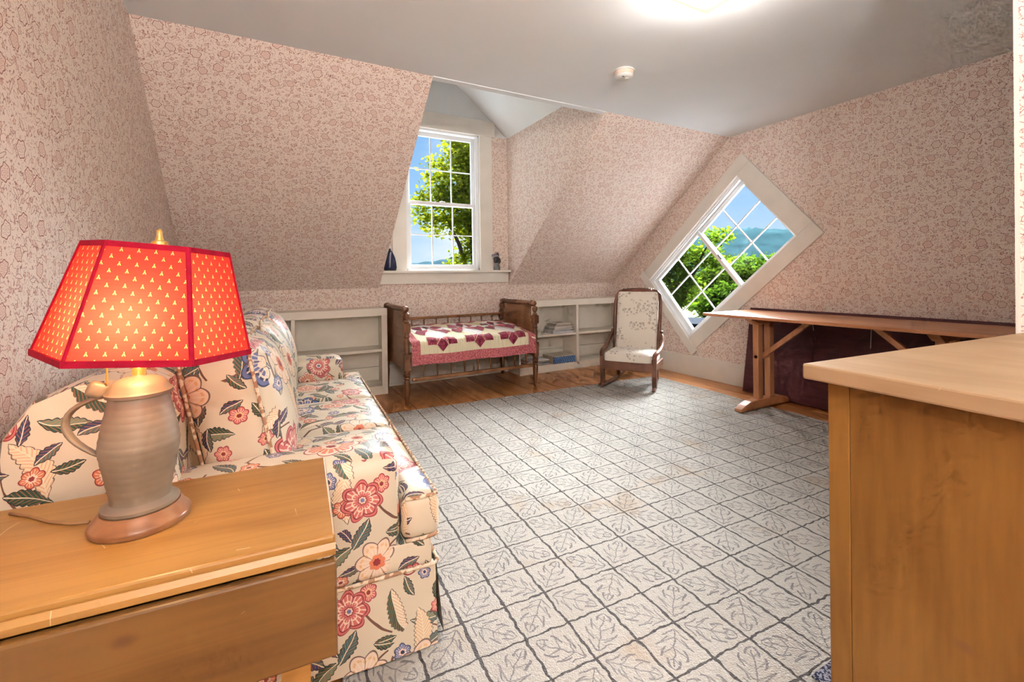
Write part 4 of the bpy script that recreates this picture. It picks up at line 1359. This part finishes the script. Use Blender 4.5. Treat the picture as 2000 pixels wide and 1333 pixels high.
# ------------------------------------------------------------------ rocking chair
# local: x to the right seen from the front, y backwards
RC = thing('rocking_chair', 'small walnut rocking chair with cream floral upholstery', 'chair', (2.993, 3.257, 0.011), math.atan2(-0.878, 0.478) + R(5))
hw = 0.245
for s in (-1, 1):
    # rocker
    pts = []
    for k in range(17):
        y = -0.055 + 0.66 * k / 16
        zc = 0.020 + 0.30 * (y - 0.17) ** 2
        pts.append((y, zc))
    poly = [(y, zz - 0.017) for y, zz in pts] + [(y, zz + 0.017) for y, zz in reversed(pts)]
    rk = B().prism(poly, 'x', s * hw - 0.013, s * hw + 0.013)
    rk.v = [(x - s * 0.13 * max(0, y), y, zz) for x, y, zz in rk.v]
    make('rocker', rk, 'chair', RC, bevel=0.004)
    make('front_leg', B().prism([(-0.020, 0.03), (0.016, 0.03), (0.022, 0.20), (0.022, 0.30), (-0.022, 0.30), (-0.022, 0.20)], 'x', s * hw - 0.020, s * hw + 0.020), 'chair', RC, bevel=0.004)
    make('back_leg', B().bar((s * (hw - 0.052), 0.40, 0.032), (s * (hw - 0.045), 0.36, 0.27), 0.034, 0.036), 'chair', RC, bevel=0.004)
    # back post: rises, leans back, curves in at the top
    bp = [(s * 0.205, 0.335, 0.20), (s * 0.212, 0.35, 0.33), (s * 0.222, 0.38, 0.50), (s * 0.228, 0.415, 0.66), (s * 0.228, 0.45, 0.80), (s * 0.216, 0.468, 0.873), (s * 0.188, 0.477, 0.907), (s * 0.14, 0.481, 0.920)]
    make('back_post', B().tube(bp, [0.018, 0.019, 0.019, 0.019, 0.019, 0.0185, 0.018, 0.017], 10), 'chair', RC, smooth=True)
    for k in range(3):
        make('carved_ring', B().sphere((s * (0.150 - 0.022 * k), 0.4815, 0.919 + 0.003 * k), (0.008, 0.022, 0.023), 8, 6), 'chair', RC, smooth=True)
    # scrolled arm sweeping from the post to the front of the seat
    ap = [(s * 0.232, 0.385, 0.50), (s * 0.252, 0.365, 0.475), (s * 0.262, 0.33, 0.43), (s * 0.266, 0.26, 0.385), (s * 0.264, 0.16, 0.358), (s * 0.258, 0.06, 0.350), (s * 0.250, 0.005, 0.335), (s * 0.247, -0.008, 0.295)]
    make('arm', B().tube(ap, [0.014, 0.016, 0.017, 0.018, 0.020, 0.022, 0.021, 0.019], 10), 'chair', RC, smooth=True)
    make('arm_scroll', B().lathe([(0.006, -0.014), (0.015, -0.010), (0.017, 0.0), (0.015, 0.010), (0.006, 0.014)], (s * 0.246, 0.382, 0.508), 12, 'x'), 'chair', RC, smooth=True)
    make('side_rail', B().box(s * hw - 0.014, s * hw + 0.014, 0.02, 0.37, 0.19, 0.255), 'chair', RC, bevel=0.004)
make('front_rail', B().box(-hw, hw, -0.024, 0.004, 0.178, 0.262), 'chair', RC, bevel=0.006)
make('stretcher', B().box(-hw + 0.03, hw - 0.03, 0.37, 0.39, 0.12, 0.15), 'chair', RC, bevel=0.003)
make('back_rail', B().box(-hw + 0.03, hw - 0.03, 0.345, 0.375, 0.19, 0.255), 'chair', RC, bevel=0.003)
cr = [(-0.145, 0.912), (-0.135, 0.934), (-0.06, 0.944), (0.06, 0.944), (0.135, 0.934), (0.145, 0.912), (0.13, 0.900), (-0.13, 0.900)]
make('crest_rail', B().prism([(x, zz) for x, zz in cr], 'y', 0.462, 0.498), 'chair', RC, bevel=0.007, smooth='auto')
make('crest_inset', B().pillow(-0.115, 0.115, 0.456, 0.468, 0.910, 0.934, cuts=5), plain('red_walnut_inset', (0.24, 0.085, 0.055), 0.3, 0.5), RC, smooth=True)
make('seat_pad', B().pillow(-0.232, 0.232, -0.020, 0.38, 0.225, 0.345, puff=(0.006, 0.004, 0.022), cuts=11), 'rockfab', RC, smooth=True, uvo=(0.3, 0.1))
bk = B().pillow(-0.205, 0.205, -0.035, 0.028, -0.315, 0.315, puff=(0.0, 0.022, 0.0), cuts=11)
make('back_pad', bk, 'rockfab', RC, smooth=True, uvo=(0.9, 0.5), loc=(0, 0.412, 0.598), rot=(R(-12.5), 0, 0))

# ------------------------------------------------------------------ trestle table and the board behind it
TR = thing('trestle_table', 'narrow cherry trestle table along the right wall', 'table', (3.555, 2.285, 0.0115))
TY0 = -1.50
make('table_top', B().box(-0.225, 0.395, TY0, 0.40, 0.722, 0.745), 'trestle', TR, bevel=0.003)
for yy in (0.0, -1.14):
    fp = [(-0.325, 0.0), (0.300, 0.0), (0.300, 0.022), (0.27, 0.048), (0.20, 0.068), (0.10, 0.074), (-0.10, 0.074), (-0.20, 0.068), (-0.27, 0.048), (-0.325, 0.022)]
    make('foot', B().prism(fp, 'y', yy - 0.032, yy + 0.032), 'trestle', TR, bevel=0.005)
    cl = [(-0.20, 0.722), (0.30, 0.722), (0.23, 0.672), (-0.12, 0.672)]
    make('cleat', B().prism(cl, 'y', yy - 0.03, yy + 0.03), 'trestle', TR, bevel=0.003)
    for x in (-0.098, 0.052):
        make('post', B().box(x, x + 0.058, yy - 0.024, yy + 0.024, 0.070, 0.674), 'trestlepost', TR, bevel=0.003)
    make('cross_peg', B().box(-0.098, 0.11, yy - 0.014, yy + 0.014, 0.395, 0.425), 'trestlepost', TR, bevel=0.002)
    s = -1 if yy == 0.0 else 1
    make('brace', B().bar((0.005, yy - s * 0.012, 0.40), (0.005, yy + s * 0.365, 0.715), 0.028, 0.036), 'trestlepost', TR, bevel=0.002)
    make('string_end', B().tube([(0.0, yy + s * 0.372, 0.722), (0.0, yy + s * 0.385, 0.70), (0.0, yy + s * 0.39, 0.655 if s < 0 else 0.57)], 0.002, 5), 'string', TR)
BD = thing('leaning_board', 'wide dark purple-brown board leaning on the wall behind the trestle table', 'board', (3.868, 2.69, 0.0))
ang = math.atan2(0.130, 0.765)
b = B().box(-0.012, 0.012, -2.05, 0.0, 0.0, 0.778)
make('plank_panel', b, 'board', BD, bevel=0.002, rot=(0, ang, 0), loc=(0.013, 0, 0.004))

# ------------------------------------------------------------------ things on the dormer sill
SZ = 1.1655
t = thing('carved_bust', 'small dark carved bust with grey cap on the sill right of the dormer window', 'figurine', (2.295, YK - 0.042, SZ))
make('cone_base', B().lathe([(0.040, 0.0), (0.034, 0.03), (0.024, 0.075), (0.018, 0.085)], (0, 0, 0), 16), 'figcone', t, smooth='auto')
hd = B().sphere((0.004, 0, 0.115), (0.034, 0.032, 0.040), 14, 10)
hd.sphere((-0.018, -0.012, 0.112), (0.022, 0.02, 0.034), 10, 8).sphere((0.034, 0.004, 0.105), (0.014, 0.02, 0.032), 10, 8).sphere((-0.008, -0.028, 0.112), (0.006, 0.010, 0.012), 8, 6)
make('head', hd, 'figure', t, smooth=True)
make('cap', B().pillow(-0.058, 0.010, -0.028, 0.024, 0.146, 0.178, cuts=5), 'figcap', t, smooth=True)
make('topknot', B().sphere((0.010, 0, 0.170), (0.016, 0.018, 0.030), 10, 8), 'figure', t, smooth=True)
t = thing('cloth_figure', 'navy cloth-draped figure on the sill left of the dormer window', 'figurine', (1.098, YK - 0.040, SZ))
make('base', B().lathe([(0.056, 0.0), (0.060, 0.006), (0.050, 0.012)], (0, 0, 0), 18, sy=0.65), 'metal', t)
v_, f_ = [], []
prof = [(0.052, 0.010), (0.056, 0.03), (0.053, 0.08), (0.043, 0.13), (0.030, 0.165), (0.018, 0.19), (0.010, 0.205)]
for r_, zz in prof:
    for k in range(28):
        a = 2 * math.pi * k / 28
        q = r_ * (1 + 0.16 * math.cos(6 * a + zz * 9))
        v_.append((q * math.cos(a), q * math.sin(a) * 0.62, zz))
for i in range(len(prof) - 1):
    for k in range(28):
        f_.append((i * 28 + k, i * 28 + (k + 1) % 28, (i + 1) * 28 + (k + 1) % 28, (i + 1) * 28 + k))
f_.append(tuple((len(prof) - 1) * 28 + k for k in range(28)))
make('robe', B().add(v_, f_), 'cloth', t, smooth=True)
make('sash_cloth', B().tube([(-0.012, -0.034, 0.03), (-0.010, -0.032, 0.09), (-0.006, -0.026, 0.14), (0.004, -0.014, 0.185)], [0.007, 0.009, 0.009, 0.006], 8), 'clothpale', t, smooth=True)
make('head', B().sphere((-0.004, 0, 0.213), (0.013, 0.012, 0.016), 10, 8), 'figure', t, smooth=True)
make('kerchief', B().lathe([(0.014, 0.222), (0.012, 0.232), (0.004, 0.252)], (-0.004, 0, 0), 10), 'bkwhite', t, smooth=True)

# ------------------------------------------------------------------ ceiling fittings
t = thing('smoke_detector', 'round white smoke detector on the ceiling', 'detector', (2.075, 2.262, H))
make('mount_plate', B().lathe([(0.066, -0.001), (0.070, -0.006), (0.068, -0.012)], (0, 0, 0), 32), 'detector', t, smooth='auto')
make('ring', B().lathe([(0.062, -0.012), (0.061, -0.034), (0.058, -0.036)], (0, 0, 0), 32), 'ring', t, smooth='auto')
make('cover', B().lathe([(0.060, -0.034), (0.058, -0.044), (0.048, -0.053), (0.020, -0.056), (0.002, -0.056)], (0, 0, 0), 32), 'detector', t, smooth='auto')
make('test_button', B().lathe([(0.013, -0.054), (0.013, -0.059), (0.010, -0.061)], (0.008, -0.018, 0), 16), 'detector', t, smooth='auto')
make('vent_slot', B().box(-0.038, -0.022, -0.030, -0.024, -0.056, -0.0505), 'slot', t)


def ceiling_lamp(label, cx, cy, s, watts):
    t = thing('ceiling_lamp', label, 'lamp', (cx, cy, H))
    make('canopy', B().lathe([(0.13, -0.0005), (0.13, -0.012), (0.10, -0.02)], (0, 0, 0), 24), 'brass', t, smooth='auto')
    b = B()
    n = 10
    v_, f_ = [], []
    for j in range(n + 1):
        for i in range(n + 1):
            u, w = -1 + 2 * i / n, -1 + 2 * j / n
            v_.append((u * s, w * s, -0.090 - 0.022 * (1 - u * u) * (1 - w * w) + 0.004 * (u * u * w * w)))
    for j in range(n):
        for i in range(n):
            a = j * (n + 1) + i
            f_.append((a, a + 1, a + n + 2, a + n + 1))
    p = make('glass_pan', b.add(v_, f_), 'pan', t, smooth=True)
    for q in (((-s, -s, -0.088), (s, -s, -0.088)), ((s, -s, -0.088), (s, s, -0.088)), ((s, s, -0.088), (-s, s, -0.088)), ((-s, s, -0.088), (-s, -s, -0.088))):
        make('pan_rim', B().tube(q, 0.0035, 6), 'pan', p)
    make('stem', B().lathe([(0.006, -0.02), (0.006, -0.118), (0.012, -0.122), (0.003, -0.132)], (0, 0, 0), 12), 'brass', t)
    li = bpy.data.lights.new('ceiling_bulb', 'POINT')
    li.energy, li.color, li.shadow_soft_size = watts, (1.0, 0.945, 0.89), 0.035
    lo = bpy.data.objects.new('ceiling_bulb', li)
    COL.objects.link(lo)
    lo.parent = t
    lo.location = (0.055, 0.03, -0.078)
    return t


ceiling_lamp('square glass ceiling lamp, lit, at the top edge of the view', 1.716, 1.316, 0.15, CEIL_W)
def bowl_mesh():
    v_, f_ = [], []
    for i in range(7):
        a = math.pi / 2 * i / 6
        for k in range(24):
            v_.append((0.19 * math.sin(a + 0.05) * math.cos(2 * math.pi * k / 24), 0.19 * math.sin(a + 0.05) * math.sin(2 * math.pi * k / 24), 1.605 + 0.115 * (1 - math.cos(a))))
    for i in range(6):
        for k in range(24):
            f_.append((i * 24 + k, i * 24 + (k + 1) % 24, (i + 1) * 24 + (k + 1) % 24, (i + 1) * 24 + k))
    f_.append(tuple(range(24)))
    return v_, f_


t = thing('fill_globe', 'added unseen fill globe on a pole behind the viewpoint', 'lamp', (-0.15, -3.5, 0.0))  # added fill light out of view, evens out walls and ceiling
make('base', B().lathe([(0.14, 0.0), (0.14, 0.015), (0.05, 0.03), (0.012, 0.04)], (0, 0, 0), 24), 'brass', t, smooth='auto')
make('pole', B().lathe([(0.010, 0.03), (0.010, 1.10), (0.03, 1.11)], (0, 0, 0), 12), 'brass', t, smooth='auto')
make('globe', B().sphere((0, 0, 1.33), 0.24, 24, 16), 'pan', t, smooth=True)
li = bpy.data.lights.new('fill_globe_light', 'POINT')
li.energy, li.color, li.shadow_soft_size = FILL_W, (1.0, 0.98, 0.965), 0.20
lo = bpy.data.objects.new('fill_globe_light', li)
COL.objects.link(lo)
lo.parent = t
lo.location = (0, 0, 1.33)
t = thing('fill_uplighter', 'added unseen fill light shining at the ceiling behind the viewpoint', 'lamp', (-0.22, -1.35, 0.0))  # invented for fill: bounces light off the ceiling into the room
make('base', B().lathe([(0.13, 0.0), (0.13, 0.015), (0.05, 0.03), (0.012, 0.04)], (0, 0, 0), 24), 'brass', t, smooth='auto')
make('pole', B().lathe([(0.010, 0.03), (0.010, 1.60), (0.02, 1.61)], (0, 0, 0), 12), 'brass', t, smooth='auto')
make('bowl', B().add(*bowl_mesh()), 'sashw', t, smooth=True)
li = bpy.data.lights.new('fill_uplighter_light', 'POINT')
li.energy, li.color, li.shadow_soft_size = UPFILL_W, (1.0, 0.975, 0.95), 0.11
lo = bpy.data.objects.new('fill_uplighter_light', li)
COL.objects.link(lo)
lo.parent = t
lo.location = (0, 0, 1.715)

# ------------------------------------------------------------------ outdoors
GZ = -2.75
struct('ground', B().add([(-60, 5.2, GZ), (160, 5.2, GZ), (160, 200, GZ - 1), (-60, 200, GZ - 1), (4.6, -60, GZ), (160, -60, GZ)], [(0, 1, 2, 3), (4, 5, 1)]), 'grass', label='sunlit lawn outside', cat='ground')
# added pale reflectors below the two windows, unseen, bouncing daylight into the room
struct('bounce_panel_back', B().prism([(4.86, 0.55), (7.6, 0.05), (7.6, -0.05), (4.86, 0.45)], 'x', -0.6, 4.2), 'roof', label='added unseen bounce panel outside below the dormer', cat='roof')
struct('bounce_panel_side', B().prism([(4.25, -0.20), (7.2, -0.60), (7.2, -0.70), (4.25, -0.30)], 'y', 0.2, 4.7), 'roof', label='added unseen bounce panel outside below the tilted window', cat='roof')
nr = np.random.default_rng(11)


def tree(name, label, loc, trunk_h, blobs, nleaf, size, mat, group=None, clump=0.33):
    t = thing(name, label, 'tree', loc, 0, group)
    tops = [Vector(b_[0]) for b_ in blobs]
    b = B()
    b.tube([(0, 0, 0), (0.03, 0, trunk_h * 0.5), (0, 0.02, trunk_h), (0.1, 0, trunk_h + 1.0)], [0.20, 0.16, 0.13, 0.08], 8)
    for q in tops:
        b.tube([(0, 0, trunk_h * 0.8), tuple(Vector((0, 0, trunk_h)) * 0.45 + q * 0.55), tuple(q)], [0.09, 0.06, 0.02], 6)
    make('trunk', b, 'bark', t, smooth=True)
    P = []
    vol = [b_[1][0] * b_[1][1] * b_[1][2] for b_ in blobs]
    for (c, r_), vv_ in zip(blobs, vol):
        n = int(nleaf * vv_ / sum(vol))
        nc = max(6, n // 26)
        d = nr.normal(size=(nc, 3))
        d /= np.linalg.norm(d, axis=1)[:, None]
        cc = np.array(c) + d * np.array(r_) * (nr.uniform(0.35, 1.0, size=(nc, 1)) ** 0.5)
        pick = nr.integers(0, nc, n)
        P.append(cc[pick] + nr.normal(size=(n, 3)) * clump * np.array([1, 1, 0.55]))
    P = np.concatenate(P)
    n = len(P)
    a = nr.normal(size=(n, 3))
    a[:, 2] *= 0.45
    a /= np.linalg.norm(a, axis=1)[:, None]
    b2 = np.cross(a, nr.normal(size=(n, 3)) + np.array([0, 0, 1.2]))
    b2 /= np.linalg.norm(b2, axis=1)[:, None]
    s = size * nr.uniform(0.7, 1.3, size=(n, 1))
    V = np.stack([P - a * s, P + b2 * s * 0.62 + a * s * 0.1, P + a * s, P - b2 * s * 0.62 + a * s * 0.1], 1).reshape(-1, 3)
    me = bpy.data.meshes.new('foliage')
    me.vertices.add(len(V))
    me.vertices.foreach_set('co', V.ravel())
    me.loops.add(4 * n)
    me.loops.foreach_set('vertex_index', np.arange(4 * n, dtype=np.int32))
    me.polygons.add(n)
    me.polygons.foreach_set('loop_start', np.arange(0, 4 * n, 4, dtype=np.int32))
    me.polygons.foreach_set('loop_total', np.full(n, 4, dtype=np.int32))
    me.update(calc_edges=True)
    me.validate()
    me.materials.append(M[mat])
    o = bpy.data.objects.new('foliage', me)
    COL.objects.link(o)
    o.parent = t
    o['kind'] = 'stuff'
    return t


# maple outside the dormer
tree('maple_tree', 'tall yellow-green maple filling the dormer window view', (6.0, 13.4, GZ), 3.6,
     [((-1.15, 0, 5.9), (0.95, 1.0, 0.75)), ((-0.5, 0, 7.0), (1.05, 1.0, 0.85)), ((0.0, 0, 8.1), (1.0, 1.0, 0.9)), ((-0.1, 0.1, 9.2), (0.75, 0.8, 0.8)), ((0.5, 0, 5.3), (1.3, 1.2, 0.7)), ((0.9, 0, 7.0), (1.4, 1.3, 1.4)), ((-0.2, 0, 4.3), (0.8, 0.8, 0.35))],
     21000, 0.072, 'leafA', clump=0.18)
# trees seen through the tilted window
tree('maple_tree', 'near broad-leaved tree leaning into the left of the tilted window', (15.6, 13.9, GZ), 2.6,
     [((-0.2, 0.2, 3.4), (1.2, 1.2, 1.0)), ((0.4, -1.1, 4.5), (0.8, 0.9, 0.45)), ((0.3, -1.6, 5.35), (0.7, 0.55, 0.28)), ((0.0, 0.9, 5.0), (1.3, 1.3, 1.1))], 9000, 0.10, 'leafB', clump=0.20)
for i, (x, y, hh, r_, mt3, lb) in enumerate((
        (33, 24.5, 5.4, 2.4, 'leafC', 'yellow-green roundish tree beyond the lawn, left of the row'), (36, 23.0, 6.2, 2.5, 'leafD', 'bright green tree beyond the lawn, second in the row'),
        (38, 21.5, 6.0, 2.6, 'leafC', 'tall yellow-green tree at the middle of the row below the hill'), (40, 20.0, 6.6, 2.7, 'leafD', 'bright green tree below the hill, fourth in the row'),
        (31, 16.8, 5.6, 2.3, 'leafC', 'yellow-green tree at the right end of the row'), (46, 33.0, 6.8, 3.0, 'leafB', 'dark green tree behind the row at the left'), (48, 27.5, 7.2, 3.2, 'leafB', 'dark green tree behind the row at the right'), (30, 21.5, 3.4, 1.9, 'leafD', 'low green bushy tree in front of the row'))):
    tree('leafy_tree', lb, (x, y, GZ), hh * 0.3, [((0, 0, hh * 0.55), (r_, r_, hh * 0.32)), ((0.4 * r_, -0.3 * r_, hh * 0.45), (r_ * 0.8, r_ * 0.8, hh * 0.3)), ((-0.4 * r_, 0.4 * r_, hh * 0.4), (r_ * 0.9, r_ * 0.9, hh * 0.3))], 5200, 0.17, mt3, 'trees beyond the lawn', clump=0.34)


def hill(name, label, pts, depth, mat, seed):
    """ridge line given as ground points with heights, with a rounded back and front"""
    rr = random.Random(seed)
    v_, f_ = [], []
    n = 60
    for k in range(n + 1):
        s = k / n * (len(pts) - 1)
        i = min(int(s), len(pts) - 2)
        f_s = s - i
        p = Vector(pts[i]) * (1 - f_s) + Vector(pts[i + 1]) * f_s
        d = Vector((p.x, p.y, 0)).normalized()
        hgt = p.z + rr.uniform(-0.02, 0.02) * p.z
        for j, (o_, m_) in enumerate(((-1.0, 0.0), (-0.6, 0.42), (-0.25, 0.82), (0.0, 1.0), (0.3, 0.8), (1.0, 0.0))):
            v_.append((p.x + d.x * depth * o_, p.y + d.y * depth * o_, GZ - 1 + (hgt - GZ + 1) * m_ * (1 + rr.uniform(-0.015, 0.015))))
    for k in range(n):
        for j in range(5):
            a = k * 6 + j
            f_.append((a, a + 1, a + 7, a + 6))
    return tag(make(name, B().add(v_, f_), mat, smooth=True), label, 'hill')


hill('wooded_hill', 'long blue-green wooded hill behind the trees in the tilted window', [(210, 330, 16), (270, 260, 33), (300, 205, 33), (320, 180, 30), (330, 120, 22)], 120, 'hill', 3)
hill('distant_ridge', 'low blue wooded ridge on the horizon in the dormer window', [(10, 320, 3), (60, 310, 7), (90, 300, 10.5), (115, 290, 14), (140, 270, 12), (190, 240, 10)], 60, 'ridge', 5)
t = thing('outbuilding', 'dark low outbuilding at the bottom corner of the tilted window', 'building', (21.6, 16.6, GZ), R(-50))
make('wall', B().box(-1.5, 1.5, 0, 2.0, 0, 1.0), 'shed', t)
make('roof', B().prism([(-0.2, 0.98), (2.2, 1.12), (2.2, 1.20), (-0.2, 1.06)], 'x', -1.7, 1.7), 'shedroof', t)
for k in range(3):
    make('window', B().box(-1.2 + 0.9 * k, -0.75 + 0.9 * k, -0.03, 0.01, 0.40, 0.78), 'shedroof', t)
